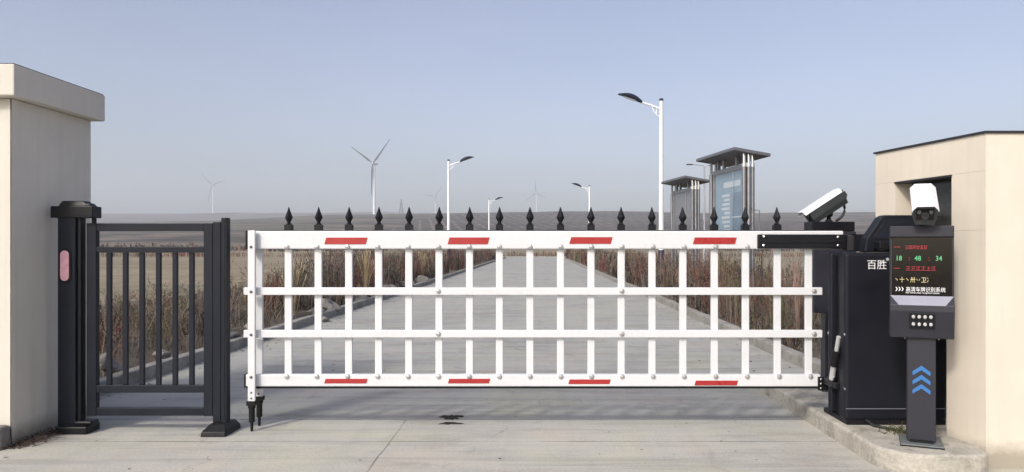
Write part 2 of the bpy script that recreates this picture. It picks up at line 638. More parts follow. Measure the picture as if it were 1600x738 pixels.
M['dung'] = paint("dark_mud", (.030, .026, .021), .9, 0, .4, 30, .2, .4)
M['led_red'] = emit("red_led", (1.0, .06, .10), .24)
M['led_green'] = emit("green_led", (.25, 1.0, .45), .28)
M['led_yellow'] = emit("yellow_led", (1.0, .85, .45), .42)
m_, nt_, b_ = new_mat("screen_glass")
b_.inputs['Base Color'].default_value = (.006, .005, .006, 1)
b_.inputs['Specular IOR Level'].default_value = .34
b_.inputs['Roughness'].default_value = .07
nz_ = noise(nt_, geo_pos(nt_), 30, 4, .6)
rz_ = ramp(nt_, [(0.35, (.05,) * 3), (0.7, (.16,) * 3)])
nt_.links.new(nz_.outputs[0], rz_.inputs[0])
nt_.links.new(rz_.outputs[0], b_.inputs['Roughness'])
M['screen'] = m_
m_, nt_, b_ = new_mat("window_glass")
nz_ = noise(nt_, geo_pos(nt_), 6, 5, .6)
rz_ = ramp(nt_, [(0.35, (.012, .013, .012)), (0.7, (.05, .05, .05))])
nt_.links.new(nz_.outputs[0], rz_.inputs[0])
nt_.links.new(rz_.outputs[0], b_.inputs['Base Color'])
b_.inputs['Roughness'].default_value = .12
M['window'] = m_
# display-case glass: see-through with a reflection
m_ = bpy.data.materials.new("case_glass")
m_.use_nodes = True
nt_ = m_.node_tree
nt_.nodes.clear()
o_ = nt_.nodes.new("ShaderNodeOutputMaterial")
mx_ = nt_.nodes.new("ShaderNodeMixShader")
tr_ = nt_.nodes.new("ShaderNodeBsdfTransparent")
gl_ = nt_.nodes.new("ShaderNodeBsdfGlossy")
tr_.inputs[0].default_value = (.93, .94, .95, 1)
gl_.inputs['Roughness'].default_value = .04
lw_ = nt_.nodes.new("ShaderNodeLayerWeight")
nt_.links.new(mth(nt_, 'ADD', mth(nt_, 'MULTIPLY', mth(nt_, 'POWER', lw_.outputs['Facing'], 3.0), .42), .05, True), mx_.inputs[0])
nt_.links.new(tr_.outputs[0], mx_.inputs[1])
nt_.links.new(gl_.outputs[0], mx_.inputs[2])
nt_.links.new(mx_.outputs[0], o_.inputs[0])
M['case_glass'] = m_
M['poster'] = paint("pale_blue_poster", (.33, .45, .54), .6, 0, .15, 3)
M['poster_dark'] = paint("deep_blue_poster_panel", (.20, .29, .37), .6, 0, .2, 3)
M['poster_light'] = paint("white_poster_print", (.75, .80, .82), .6, 0, .05, 5)
M['poster_grey'] = paint("faded_grey_poster", (.27, .262, .265), .6, 0, .12, 3)

rng = np.random.default_rng(11)
random.seed(5)


# ------------------------------------------------------------------ terrain
def _fbm(x, y, seed):
    r_ = np.random.default_rng(seed)
    out = np.zeros_like(x)
    for k in range(5):
        w = 2 * math.pi / (700.0 / 1.8 ** k)
        for _ in range(3):
            a, ph = r_.uniform(0, 6.28, 2)
            out = out + np.sin(w * (x * math.cos(a) + y * math.sin(a)) + ph) / (1.75 ** k) / 3
    return out


def terrain(x, y):
    x = np.asarray(x, float)
    y = np.asarray(y, float)
    d = np.maximum(y, 0)
    left = 1 / (1 + np.exp((x + 330 + .1 * d) / 90.0))        # 1 on the far left
    nr = np.interp(d, [0, 230, 400, 600, 900, 1150, 1300, 1500, 9000], [0, 0, 4, 15, 35.5, 55, 52, 40, 40])
    nl = np.interp(d, [0, 230, 400, 600, 900, 1150, 1300, 1500, 9000], [0, 0, 3, 11, 24, 38, 34, 25, 25])
    near = nr * (1 - left) + nl * left
    far = np.interp(d, [0, 1400, 1800, 2300, 2700, 3200, 4500], [0, 0, 62, 107, 108, 85, 40])
    amp = np.interp(d, [0, 260, 700, 1500, 3000], [0, 0, 1.6, 3.0, 4.5])
    return np.maximum(near * (d < 1500) + np.where(d >= 1500, np.maximum(40 * (1 - left) + 25 * left, far), 0), 0) * 1.0 \
        + amp * _fbm(x, y, 3) - 0.03


def tz(x, y):
    return float(terrain(np.array([x]), np.array([y]))[0])


ys = np.concatenate([np.linspace(-40, 0, 6)[:-1], np.geomspace(4, 3300, 190)])
us = np.linspace(-1.3, 1.3, 200)
U, Y = np.meshgrid(us, ys)
X = U * (np.abs(Y) + 45)
Z = terrain(X, Y)
nv, nu = X.shape
me = bpy.data.meshes.new("ground")
vv = np.stack([X, Y, Z], -1).reshape(-1, 3)
ff = [(i * nu + j, i * nu + j + 1, (i + 1) * nu + j + 1, (i + 1) * nu + j) for i in range(nv - 1) for j in range(nu - 1)]
me.from_pydata(vv.tolist(), [], ff)
me.materials.append(M['ground'])
me.shade_smooth()
ground = bpy.data.objects.new("ground", me)
COL.objects.link(ground)
tag(ground, kind='structure')


def sheet(name, pts, z, mat):
    mb = MB()
    n = len(pts)
    mb.add([(p[0], p[1], z) for p in pts], [tuple(range(n))])
    return tag(mb.build(name, mat), kind='structure')


KL, KR = -3.82, 2.83            # inner faces of the two kerbs
ROAD_END = 88.0
YA = 5.55
sheet("apron", [(-9, -12), (9, -12), (9, YA), (-9, YA)], 0.0, M['apron'])
sheet("road", [(KL, YA), (KR, YA), (KR, ROAD_END), (KL, ROAD_END)], 0.0, M['road'])
# the cross road the lane meets at its end
sheet("cross_road", [(-7, ROAD_END), (6, ROAD_END), (6, ROAD_END + 5), (-7, ROAD_END + 5)], 0.0, M['road'])


def kerb_run(x_in, side, y0, y1):
    mb = MB()
    y = y0
    while y < y1:
        ln = 0.995
        w = 0.13
        dz = rng.uniform(-.006, .006)
        dx = rng.uniform(-.006, .006)
        a, b2 = (x_in - w, x_in) if side < 0 else (x_in, x_in + w)
        mb.box(a + dx, b2 + dx, y, min(y + ln - .008, y1), -.05, .125 + dz)
        y += ln
    o = mb.build("kerb", M['kerb'], bevel=.014)
    return tag(o, kind='structure')


kerb_run(KL, -1, 5.78, ROAD_END - .3)
kerb_run(KR, 1, 6.9, ROAD_END - .3)
# far side kerb of the cross road
mb = MB()
mb.box(-7, 6, ROAD_END + 5, ROAD_END + 5.15, -.05, .13)
tag(mb.build("kerb", M['kerb'], bevel=.02), kind='structure')


def verge(x0, x1, y0, y1, crest):
    """rough soil strip behind a kerb"""
    nx, ny = 22, int((y1 - y0) / .16)
    xs = np.linspace(x0, x1, nx)
    yy = np.linspace(y0, y1, ny)
    XX, YY = np.meshgrid(xs, yy)
    t = np.linspace(0, 1, nx)[None, :]
    h = 0.055 + crest * np.sin(np.clip(t * 3.2, 0, math.pi)) * (.6 + .4 * np.sin(YY * 1.3) * np.sin(YY * .37 + 1))
    h = h + rng.normal(0, .014, XX.shape) + .025 * np.sin(XX * 7 + YY * 3.1) * np.sin(YY * 4.3)
    h[:, 0] = .05
    h[:, -1] = -.06
    m = bpy.data.meshes.new("soil_verge")
    m.from_pydata(np.stack([XX, YY, h], -1).reshape(-1, 3).tolist(), [],
                  [(i * nx + j, i * nx + j + 1, (i + 1) * nx + j + 1, (i + 1) * nx + j) for i in range(ny - 1) for j in range(nx - 1)])
    m.materials.append(M['soil'])
    m.shade_smooth()
    o = bpy.data.objects.new("soil_verge", m)
    COL.objects.link(o)
    tag(o, kind='structure')


verge(KL - .13, KL - 5.5, 5.8, ROAD_END - .5, .16)
verge(KR + .13, KR + 5.0, 6.9, ROAD_END - .5, .03)

# island on which barrier machine and kiosks stand (rounded nose)
mb = MB()
pts = []
r_ = .26
for k in range(9):
    a = math.pi + (math.pi / 2) * k / 8
    pts.append((1.995 + r_ + r_ * math.cos(a), 4.19 + r_ + r_ * math.sin(a)))
r_ = .12
for k in range(7):
    a = -math.pi / 2 + (math.pi / 2) * k / 6
    pts.append((2.60 - r_ + r_ * math.cos(a), 4.19 + r_ + r_ * math.sin(a)))
pts += [(2.60, 4.325), (2.815, 4.9), (2.815, 6.75), (2.06, 6.75), (2.0, 6.68)]
mb.prism(pts, -.02, .12, 'z')
isl = mb.build("kerb_island", M['island'], bevel=.022, seg=3)
tag(isl, kind='structure')

# ------------------------------------------------------------------ gate pillar (left)
gp = thing("gate_pillar", (-3.9, 5.2, 0), "square cream rendered gate pillar with an overhanging flat cap beside the small dark gate", "pillar")
MB().box(-4.55, -3.44, 4.83, 5.69, -.02, 2.27).build("shaft", M['pillar'], gp, bevel=.006)
MB().box(-4.64, -3.36, 4.74, 5.74, 2.272, 2.475).build("cap", M['pillar'], gp, bevel=.008)
MB().box(-4.63, -3.37, 4.75, 5.73, 2.476, 2.481).build("roof_sheet", M['coping'], gp)
MB().box(-3.475, -3.437, 4.826, 4.834, .0, 2.268).build("corner_bead", M['pillar'], gp)
MB().box(-3.445, -3.436, 4.826, 4.866, .0, 2.268).build("corner_bead", M['pillar'], gp)

mb = MB()
mb.frustum((-3.80, -3.425, 4.70, 4.822), (-3.79, -3.435, 4.71, 4.820), -.01, .145)
tag(mb.build("kerb_stone", M['stone'], bevel=.02), "rough grey stone block lying at the front foot of the cream pillar", "stone")

# ------------------------------------------------------------------ gatehouse (right)
W0 = Vector((2.62, 4.33))
WD = Vector((-.20, .99)).normalized()
WN = Vector((WD.y, -WD.x))        # into the building (+x)


def wp(t, inn=0.0):
    p = W0 + WD * t + WN * inn
    return (p.x, p.y)


gh = thing("gatehouse", (3.2, 5.0, 0), "warm cream gatehouse wall with a recessed window, dark roof edge, behind the display kiosk", "gatehouse")
H = 1.965
TA, TB, TE, TK = .268, .79, 1.0, .31
ZW0, ZW1 = 1.40, 1.748
mb = MB()


def wall_block(t0, t1, i0, i1, z0, z1):
    mb.prism([wp(t0, i0), wp(t1, i0), wp(t1, i1), wp(t0, i1)], z0, z1, 'z')


wall_block(0, TK, 0, .24, -.02, ZW0 - .001)                   # pier at the corner
wall_block(TK, TE, .16 + .06, .45, .10, 1.285)                # back of the alcove
wall_block(TK, TE, 0, .24, 1.285, ZW0 - .001)
wall_block(0, TA, 0, .24, ZW0, ZW1)
wall_block(TB, TE, 0, .24, ZW0, ZW1)
wall_block(0, TE, 0, .24, ZW1 + .001, H)
mb.build("wall", M['gatehouse'], gh)
# front wall facing the camera runs on to the right
mb = MB()
p0 = wp(0, 0)
mb.box(p0[0] + .002, 4.9, 4.331, 4.56, -.02, H)
mb.build("front_wall", M['gatehouse'], gh)
mb = MB()
mb.prism([wp(-.01, -.012), wp(TE + .01, -.012), wp(TE + .01, .26), (4.9, wp(TE, .26)[1]), (4.9, 4.318), (wp(-.01, 0)[0], 4.318)], H + .002, H + .014, 'z')
mb.build("roof_edge", M['coping'], gh)
mb = MB()
mb.prism([wp(TA - .02, .13), wp(TB + .02, .13), wp(TB + .02, .15), wp(TA - .02, .15)], ZW0 - .01, ZW1 + .01, 'z')
wn_ = mb.build("window_pane", M['window'], gh)
mb = MB()
mb.prism([wp(TA - .004, .0 - .006), wp(TB + .004, -.006), wp(TB + .004, .127), wp(TA - .004, .127)], ZW1 - .012, ZW1 - .002, 'z')
mb.build("window_head", M['coping'], gh)


# ------------------------------------------------------------------ boom barrier gate
def gx(px):
    return (px - 841) / 220.0


def gz(py):
    return EYE + (386 - py) / 220.0


BAR_PX = [448, 495, 543, 590, 637.5, 685, 733, 780, 828, 876, 924, 971.5, 1020, 1068.5, 1118, 1167, 1217, 1266]
D0 = 5.25
bg_ = thing("barrier_gate", (gx(835), D0, 0), "white railed barrier boom with black spear finials and red reflectors across the road", "barrier gate")
MB().box(gx(388), gx(1318), D0, D0 + .10, gz(389.3), gz(361)).build("top_beam", M['white'], bg_, bevel=.008)
MB().box(gx(383.5), gx(388) - .001, D0 - .003, D0 + .103, gz(390), gz(360.5)).build("beam_end_cap", M['rubber'], bg_, bevel=.006)
MB().box(gx(404), gx(1318), D0 + .03, D0 + .09, gz(361) + .001, gz(359.5)).build("beam_seal", M['rubber'], bg_)
for a, b2 in ((449.5, 461.2), (516, 527.8)):
    MB().box(gx(380.5), gx(1285), D0, D0 + .03, gz(b2), gz(a)).build("rail", M['white'], bg_, bevel=.004)
MB().box(gx(384), gx(1282), D0, D0 + .05, gz(604), gz(585.5)).build("bottom_rail", M['white'], bg_, bevel=.005)
MB().box(gx(384), gx(1280), D0 + .004, D0 + .046, gz(607.3), gz(604) - .001).build("bottom_seal", M['rubber'], bg_)
MB().box(gx(381.5), gx(384) - .001, D0 - .003, D0 + .053, gz(606), gz(585)).build("rail_end_cap", M['rubber'], bg_, bevel=.003)
BARH = 5.6 / 220
for i, px in enumerate(BAR_PX):
    MB().box(gx(px) - BARH, gx(px) + BARH, D0 + .0305, D0 + .056, gz(585.5) - .03, gz(389.3) - .001).build("bar", M['white'], bg_, bevel=.004)
    if i < 17:
        f = MB()
        f.box(gx(px) - .026, gx(px) + .026, D0 + .022, D0 + .074, gz(361) + .003, gz(351))
        f.lathe([(.020, 0), (.022, .006), (.013, .012), (.013, .018), (.0285, .049), (.029, .053), (.012, .098), (.003, .128)], (gx(px), D0 + .048, gz(351)), n=4, rot=0.0)
        f.build("finial", M['black'], bg_, bevel=.002)
    for py, dd in ((385.8, 0), (588.5, 0)):
        if px == 1266 and py < 400:
            continue
        b3 = MB()
        b3.lathe([(.018, 0), (.018, .003), (.0145, .009), (.006, .012)], (gx(px) + .002, D0 + dd, gz(py)), (0, -1, 0), 12)
        b3.build("bolt", M['bolt'], bg_, smooth=True)
for px in (685, 971.5, 1278):
    for py in (455, 522):
        b3 = MB()
        b3.lathe([(.018, 0), (.018, .003), (.0145, .009), (.006, .012)], (gx(px if px < 1270 else 1272), D0, gz(py)), (0, -1, 0), 12)
        b3.build("bolt", M['bolt'], bg_, smooth=True)
for (a, b2, t0, t1) in ((507, 574.5, 371.5, 381.8), (699.5, 765, 371.3, 381.8), (889.5, 957, 370.8, 381.2), (1082.5, 1151, 371.3, 381.6),
                        (507, 574.5, 592, 599), (700, 766, 592, 599), (888, 954, 593, 600), (1085, 1153, 594.8, 602.2)):
    sl_ = 3.0 if t0 < 400 else 2.0
    MB().prism([(gx(a), gz(t1)), (gx(b2 - sl_), gz(t1)), (gx(b2), gz(t0)), (gx(a + sl_), gz(t0))], D0 - .0035, D0 - .0005, 'y').build("reflector_strip", M['red'], bg_)


def leg(px0, px1, d, ztop, zcol, name="support_leg"):
    s = 1155 / d
    x0, x1 = (px0 - 841) / s, (px1 - 841) / s
    xm = (x0 + x1) / 2
    lg = MB().box(x0, x1, d - .012, d + .012, zcol, ztop).build(name, M['white'], bg_, bevel=.003)
    f = MB()
    f.box(xm - .030, xm + .030, d - .028, d + .028, zcol - .020, zcol + .010)
    f.lathe([(.020, 0), (.021, .095), (.026, .10), (.026, .118)], (xm, d, zcol - .14), n=14)
    f.lathe([(.010, 0), (.011, .075)], (xm, d, max(0.0, zcol - .205)), n=10)
    f.build("foot", M['rubber'], lg, bevel=.002)
    for z in (zcol + .03, zcol + .07):
        MB().lathe([(.007, 0), (.007, .004), (.003, .006)], (xm, d - .012, z), (0, -1, 0), 10).build("bolt", M['dark_bolt'], lg)
    return lg


lg = leg(388.2, 399.3, 5.215, gz(360.5), .205)
for py in (386, 456, 523, 589):
    MB().lathe([(.010, 0), (.010, .004), (.004, .008)], ((393.5 - 841) / 221.5, 5.203, EYE + (386 - py) / 221.5), (0, -1, 0), 12).build("bolt", M['dark_bolt'], lg)
leg(400, 411, 5.375, gz(388), .205)
# clamp plates that hold the beam, and the arm that carries it
cl = MB().box(gx(1182.5), gx(1320), D0 - .024, D0 - .0005, gz(388.8), gz(366.5)).build("clamp_plate", M['black'], bg_, bevel=.006)
MB().box(gx(1186), gx(1318), D0 - .029, D0 - .0245, gz(380), gz(375.5)).build("clamp_rib", M['black'], cl, bevel=.002)
for px, py in ((1192, 370), (1191.5, 384), (1307, 371), (1307, 384)):
    MB().lathe([(.0095, 0), (.0095, .004), (.004, .007)], (gx(px), D0 - .024, gz(py)), (0, -1, 0), 12).build("bolt", M['chrome'], cl)
mb = MB()
mb.prism([(gx(1320) + .002, D0 - .024), (2.22, D0 - .05), (2.27, 5.045), (2.27, 5.10), (gx(1320) + .002, D0 + .08)], 1.268, 1.388, 'z')
mb.build("arm_elbow", M['black'], bg_, bevel=.008)
mb = MB()
mb.box(2.262, 2.46, 4.90, 4.985, 1.285, 1.335)
mb.lathe([(.036, 0), (.036, .04)], (2.30, 4.94, 1.272), n=20)
mb.build("drive_arm", M['black'], bg_, bevel=.006)
# telescopic strut at the foot of the boom
mb = MB()
mb.box(gx(1277), gx(1296), D0 - .02, D0 - .0008, gz(609.5), gz(588.5))
mb.box(gx(1284), gx(1297), 5.065, D0 - .0205, .335, .385)
mb.box(gx(1284), 2.05, 5.01, 5.064, .335, .375)
br = mb.build("strut_bracket", M['black'], bg_, bevel=.003)
for px, py in ((1281, 592), (1281, 599), (1281, 606)):
    MB().lathe([(.008, 0), (.008, .004), (.003, .006)], (gx(px), D0 - .02, gz(py)), (0, -1, 0), 12).build("bolt", M['chrome'], br)
pa = Vector((2.018, 5.085, .392))
pb = Vector((2.005, 4.935, .70))
st = MB().tube([pa, pa.lerp(pb, .33)], .019, 14).build("strut", M['strut'], bg_, smooth=True)
MB().tube([pa.lerp(pb, .33), pa.lerp(pb, .68)], .026, 14).build("strut_sleeve", M['rubber'], st, smooth=True)
MB().tube([pa.lerp(pb, .68), pb], .014, 12).build("strut_rod", M['strut'], st, smooth=True)
MB().lathe([(.016, 0), (.016, .02)], (pa.x + .01, pa.y - .02, pa.z + .005), (0, -1, 0), 14).build("bolt", M['chrome'], st)

# ------------------------------------------------------------------ barrier cabinet
bc = thing("barrier_cabinet", (2.3, 5.0, .12), "tall black barrier drive cabinet with white lettering, standing behind the display kiosk", "barrier cabinet")
MB().box(2.03, 2.705, 4.892, 5.0, .15, 1.262).build("front_door", M['cabinet'], bc, bevel=.022, seg=4)
MB().box(2.06, 2.70, 5.003, 5.118, .15, 1.24).build("housing", M['black'], bc, bevel=.004)
MB().box(2.022, 2.69, 5.121, 5.172, .15, 1.262).build("rear_door", M['cabinet'], bc, bevel=.018, seg=4)
MB().box(2.10, 2.68, 5.174, 5.32, .15, 1.24).build("rear_housing", M['black'], bc, bevel=.006)
MB().box(2.045, 2.70, 4.90, 5.30, .118, .152).build("plinth", M['black'], bc, bevel=.004)
MB().box(2.035, 2.705, 4.889, 4.893, .228, .231).build("seam", M['kiosk_trim'], bc)
prof = [(2.205, 1.264), (2.222, 1.36), (2.318, 1.50), (2.345, 1.515), (2.575, 1.515), (2.575, 1.412), (2.448, 1.412), (2.448, 1.264)]
hump = MB().prism(prof, 5.0, 5.095, 'y').build("drive_cover", M['cabinet'], bc, bevel=.010, seg=3)
prof2 = [(2.258, 1.355), (2.345, 1.486), (2.56, 1.486), (2.56, 1.43), (2.44, 1.42), (2.44, 1.355)]
MB().prism(prof2, 4.995, 4.999, 'y').build("cover_panel", M['charcoal'], hump, bevel=.0015)
for px, py in ((1314, 523), (1318, 608)):
    MB().lathe([(.012, 0), (.012, .005), (.004, .008)], (2.038, 4.89 + .02, EYE + (386 - py) / 236), (-1, 0, 0), 12).build("bolt", M['chrome'], bc)
MB().lathe([(.012, 0), (.012, .005), (.004, .008)], (2.022, 5.146, .70), (-1, 0, 0), 12).build("bolt", M['chrome'], bc)
inv = lmat(bc).inverted()


def facing(x, y, z, rz=0.0):
    """text plane standing upright, facing -Y"""
    return Matrix.Translation((x, y, z)) @ Matrix.Rotation(rz, 4, 'Z') @ Matrix.Rotation(R(90), 4, 'X')


text_part("lettering", "百胜", .067, M['letter'], bc, inv @ facing(2.172, 4.8905, 1.158))
text_part("lettering", "智", .067, M['letter'], bc, inv @ facing(2.318, 4.8905, 1.158))
text_part("lettering", "®", .028, M['letter'], bc, inv @ facing(2.300, 4.8905, 1.208))
mb = MB()
cp = [(2.17, 4.895, .155), (2.19, 4.84, .135), (2.24, 4.78, .130), (2.30, 4.70, .131), (2.33, 4.60, .133), (2.31, 4.50, .14)]
tag(mb.tube(cp, .009, 8).build("power_cable", M['cable'], smooth=True), "black cable running across the island from the cabinet to the kiosk foot", "cable")


# ------------------------------------------------------------------ display kiosks
def kiosk(loc, rz, label, front=True):
    k = thing("display_kiosk", loc, label, "kiosk", "licence plate display kiosks", rz)
    SX = Matrix.Diagonal((.85, 1, 1, 1))
    lm = lmat(k) @ SX

    def B():
        return MB()

    def put(mbx, name, mat, parent=k, **kw):
        mbx.v = [tuple(lm @ Vector(p)) for p in mbx.v]
        return mbx.build(name, mat, parent, **kw)
    put(B().box(-.135, .135, -.13, .13, .0, .014), "base_plate", M['plate'], bevel=.002)
    put(B().box(-.137, .137, -.132, .132, -.002, .008).box(-.075, .075, -.07, .095, .014, .026), "base_gasket", M['rubber'])
    put(B().box(-.090, .090, -.045, .075, .014, .64), "post", M['kiosk'], bevel=.004)
    # side profile of the head, (y, z)
    prof = [(-.070, .637), (-.100, .80), (-.098, .835), (-.058, .885), (-.050, 1.235), (-.066, 1.240), (-.066, 1.305), (.085, 1.305), (.085, .637)]
    hd = put(B().prism(prof, -.20, .20, 'x'), "head", M['kiosk'], bevel=.004)
    put(B().prism([(-.0535, .890), (-.062, .890), (-.055, 1.236), (-.048, 1.236)], -.188, .188, 'x'), "screen", M['screen'])
    sc = [c for c in k.children if c.name.startswith("screen")][-1]
    lip = B()
    v = [(-.198, -.0605, .888), (.198, -.0605, .888), (.145, -.1000, .834), (-.145, -.1000, .834)]
    v2 = [(a, b4 + .004, c) for a, b4, c in v]
    lip.add(v + v2, [(0, 1, 2, 3), (7, 6, 5, 4), (0, 4, 5, 1), (1, 5, 6, 2), (2, 6, 7, 3), (3, 7, 4, 0)])
    put(lip, "lip_trim", M['kiosk_trim'])
    put(B().prism([(-.0935, .700), (-.0975, .700), (-.1075, .790), (-.1025, .790)], -.08, .08, 'x'), "lamp_panel", M['black'], bevel=.002)
    for j in range(2):
        for i in range(4):
            t = put(B().lathe([(.0115, 0), (.0115, .005), (.009, .009), (.004, .010)], (-.054 + .036 * i, -.101 - .0045 * j, .722 + .044 * j), (0, -1, .12), 14), "indicator_light", M['lamp_lens'], smooth=True)
    for z in (.30, .355, .41):
        put(B().prism([(-.056, z), (0, z + .034), (.056, z), (.056, z + .024), (0, z + .060), (-.056, z + .024)], -.0468, -.0453, 'y'), "arrow", M['blue'])
    if front:
        def scr(name, body, size, x, z, mat, sx=1.0):
            y = -.0640 + (z - .89) / .346 * .007
            return text_part(name, body, size, mat, sc, SX @ facing(x, y, z), sx)
        # the strokes the photo shows of the running LED lines
        scr("display_line", "一", .030, -.178, 1.168, M['led_red'], 1.5)
        scr("display_line", "三四月廿五日", .026, -.105, 1.168, M['led_red'], .9)
        scr("display_line", "18", .042, -.165, 1.098, M['led_green'], 1.0)
        scr("display_line", "48", .042, -.045, 1.098, M['led_green'], 1.0)
        scr("display_line", "34", .042, .085, 1.098, M['led_green'], 1.0)
        scr("display_line", ":", .040, -.082, 1.099, M['led_red'], 1.0)
        scr("display_line", ":", .040, .042, 1.099, M['led_red'], 1.0)
        scr("display_line", "一", .030, -.178, 1.040, M['led_red'], 1.4)
        scr("display_line", "三三江工上江", .030, -.10, 1.040, M['led_red'], 1.05)
        scr("display_line", "丶十丶卅丷卫冫", .036, -.175, .970, M['led_yellow'], .95)
        for q in range(3):
            x = -.165 + .019 * q
            z = .915
            y = -.0650
            put(B().prism([(x, z), (x + .006, z), (x + .014, z + .012), (x + .006, z + .024), (x, z + .024), (x + .008, z + .012)], y, y + .002, 'y'), "arrow_mark", M['letter'], sc)
        scr("caption", "高清车牌识别系统", .031, -.100, .915, M['letter'], 1.0)
        scr("caption", "HD license plate recognition system", .0148, -.100, .902, M['letter'], .97)
        for x in (-.105, .105):
            put(B().lathe([(.005, 0), (.005, .004)], (x, -.055, .634), (0, 0, -1), 10), "screw", M['chrome'])
    return k


kiosk((2.308, 4.46, .12), R(-24), "grey display kiosk with dark glossy screen and blue arrows standing nearest on the island", True)


def lpr_camera(loc, rz, pitch, L, label, wide=1.0):
    """housing camera on a swivel foot; local +Y' is its looking direction"""
    k = thing("surveillance_camera", loc, label, "camera", "plate reading cameras", rz)
    lm = lmat(k) @ Matrix.Diagonal((wide, 1, 1, 1))

    def put(mbx, name, mat, parent=k, m=None, **kw):
        mm = lm @ m if m is not None else lm
        mbx.v = [tuple(mm @ Vector(p)) for p in mbx.v]
        return mbx.build(name, mat, parent, **kw)
    # foot and joint
    put(MB().lathe([(.030, 0), (.030, .012), (.018, .016), (.016, .05)], (0, 0, 0), n=16), "swivel_foot", M['black'], smooth=True)
    put(MB().lathe([(.024, -.03), (.026, -.01), (.026, .01), (.024, .03)], (0, 0, .062), (1, 0, 0), 16), "joint", M['black'], smooth=True)
    T = Matrix.Translation((0, 0, .075)) @ Matrix.Rotation(pitch, 4, 'X')   # local -Y looks forward and down
    put(MB().prism([(-.058, -.008), (.058, -.008), (.074, .035), (.074, .10), (.05, .122), (-.05, .122), (-.074, .10), (-.074, .035)], -L * .45, L * .45, 'y'), "housing", M['cam_grey'], m=T, bevel=.004)
    hood = [(-.083, .097), (-.083, .107), (-.054, .134), (.054, .134), (.083, .107), (.083, .097), (.079, .097), (.079, .105), (.053, .130), (-.053, .130), (-.079, .105), (-.079, .097)]
    put(MB().prism(hood, -L * .56, L * .44, 'y'), "hood", M['cam_white'], m=T)
    put(MB().prism([(-.055, .030), (.055, .030), (.055, .098), (-.055, .098)], -L * .45 - .004, -L * .45 - .0005, 'y'), "face_plate", M['screen'], m=T, bevel=.001)
    put(MB().lathe([(.024, 0), (.024, .012), (.019, .013), (.017, .006)], (0, -L * .45 - .004, .060), (0, -1, 0), 18), "lens", M['cam_grey'], m=T, smooth=True)
    for x in (-.037, .037):
        put(MB().lathe([(.013, 0), (.013, .006), (.008, .008)], (x, -L * .45 - .004, .082), (0, -1, 0), 14), "infrared_lamp", M['dark_bolt'], m=T, smooth=True)
    put(MB().box(-.05, .05, L * .45, L * .45 + .02, .03, .11).box(-.015, .03, L * .45 + .02, L * .45 + .04, .04, .085), "rear_cap", M['cam_grey'], m=T, bevel=.005)
    a = lm @ T @ Vector((0, L * .42, .02))
    b4 = lm @ Vector((0, .06, .008))
    mid = lm @ Vector((0, L * .46, .06))
    pts = []
    for i in range(11):
        t = i / 10
        pts.append(a * (1 - t) ** 2 + mid * 2 * t * (1 - t) + b4 * t * t)
    MB().tube(pts, .011, 8).build("camera_cable", M['cable'], k, smooth=True)
    return k


kz = .12 + 1.305
lpr_camera((2.312, 4.44, kz + .001), R(-24), R(30), .30, "white hooded camera on the near display kiosk, lens facing the viewer", .84)

kiosk((2.44, 6.15, .12), R(176), "dark display kiosk seen from behind, mostly hidden by the barrier cabinet", False)
tag(MB().box(2.245, 2.60, 6.07, 6.25, 1.427, 1.508).build("camera_plinth", M['black'], bevel=.006), "black box plinth under the side-on camera behind the boom end", "plinth")
lpr_camera((2.42, 6.16, 1.509), R(-90), R(33), .36, "white hooded camera tilted down and seen side on, behind the boom end")

# ------------------------------------------------------------------ pedestrian gate (left)
S2 = 222.0


def hx(px):
    return (px - 841) / S2


def hz(py):
    return EYE + (386 - py) / S2


DG = 5.2
pg = thing("pedestrian_gate", (hx(230), DG, 0), "narrow dark grey pedestrian swing gate with vertical bars beside the cream pillar", "gate")
mp = MB().box(-3.348, -3.224, DG - .05, DG + .05, .02, hz(340)).build("motor_post", M['charcoal'], pg, bevel=.006)
MB().box(-3.223, -3.198, DG - .03, DG + .03, .02, hz(340)).build("hinge_column", M['black'], pg, bevel=.004)
cp_ = MB()
cp_.box(-3.392, -3.098, DG - .06, DG + .05, hz(341), hz(323))
cp_.frustum((-3.345, -3.13, DG - .05, DG + .04), (-3.325, -3.175, DG - .035, DG + .035), hz(323), hz(314.5))
cp_.frustum((-3.17, -3.115, DG - .05, DG + .03), (-3.165, -3.135, DG - .04, DG + .025), hz(323) + .001, hz(318))
cp_.build("motor_head", M['black'], pg, bevel=.005)
MB().box(-3.27, -3.10, DG - .064, DG - .0605, hz(337.5), hz(335.5)).build("head_groove", M['charcoal'], pg)
MB().lathe([(.016, 0), (.016, .06)], (hx(145), DG + .02, hz(350.5)), n=14).build("hinge_pin", M['black'], pg)


def oval(cx, cz, w, h, n=10):
    r2 = w / 2
    p = []
    for k in range(n + 1):
        a = math.pi * k / n
        p.append((cx + r2 * math.cos(a), cz + h / 2 - r2 + r2 * math.sin(a)))
    for k in range(n + 1):
        a = math.pi + math.pi * k / n
        p.append((cx + r2 * math.cos(a), cz - h / 2 + r2 + r2 * math.sin(a)))
    return p


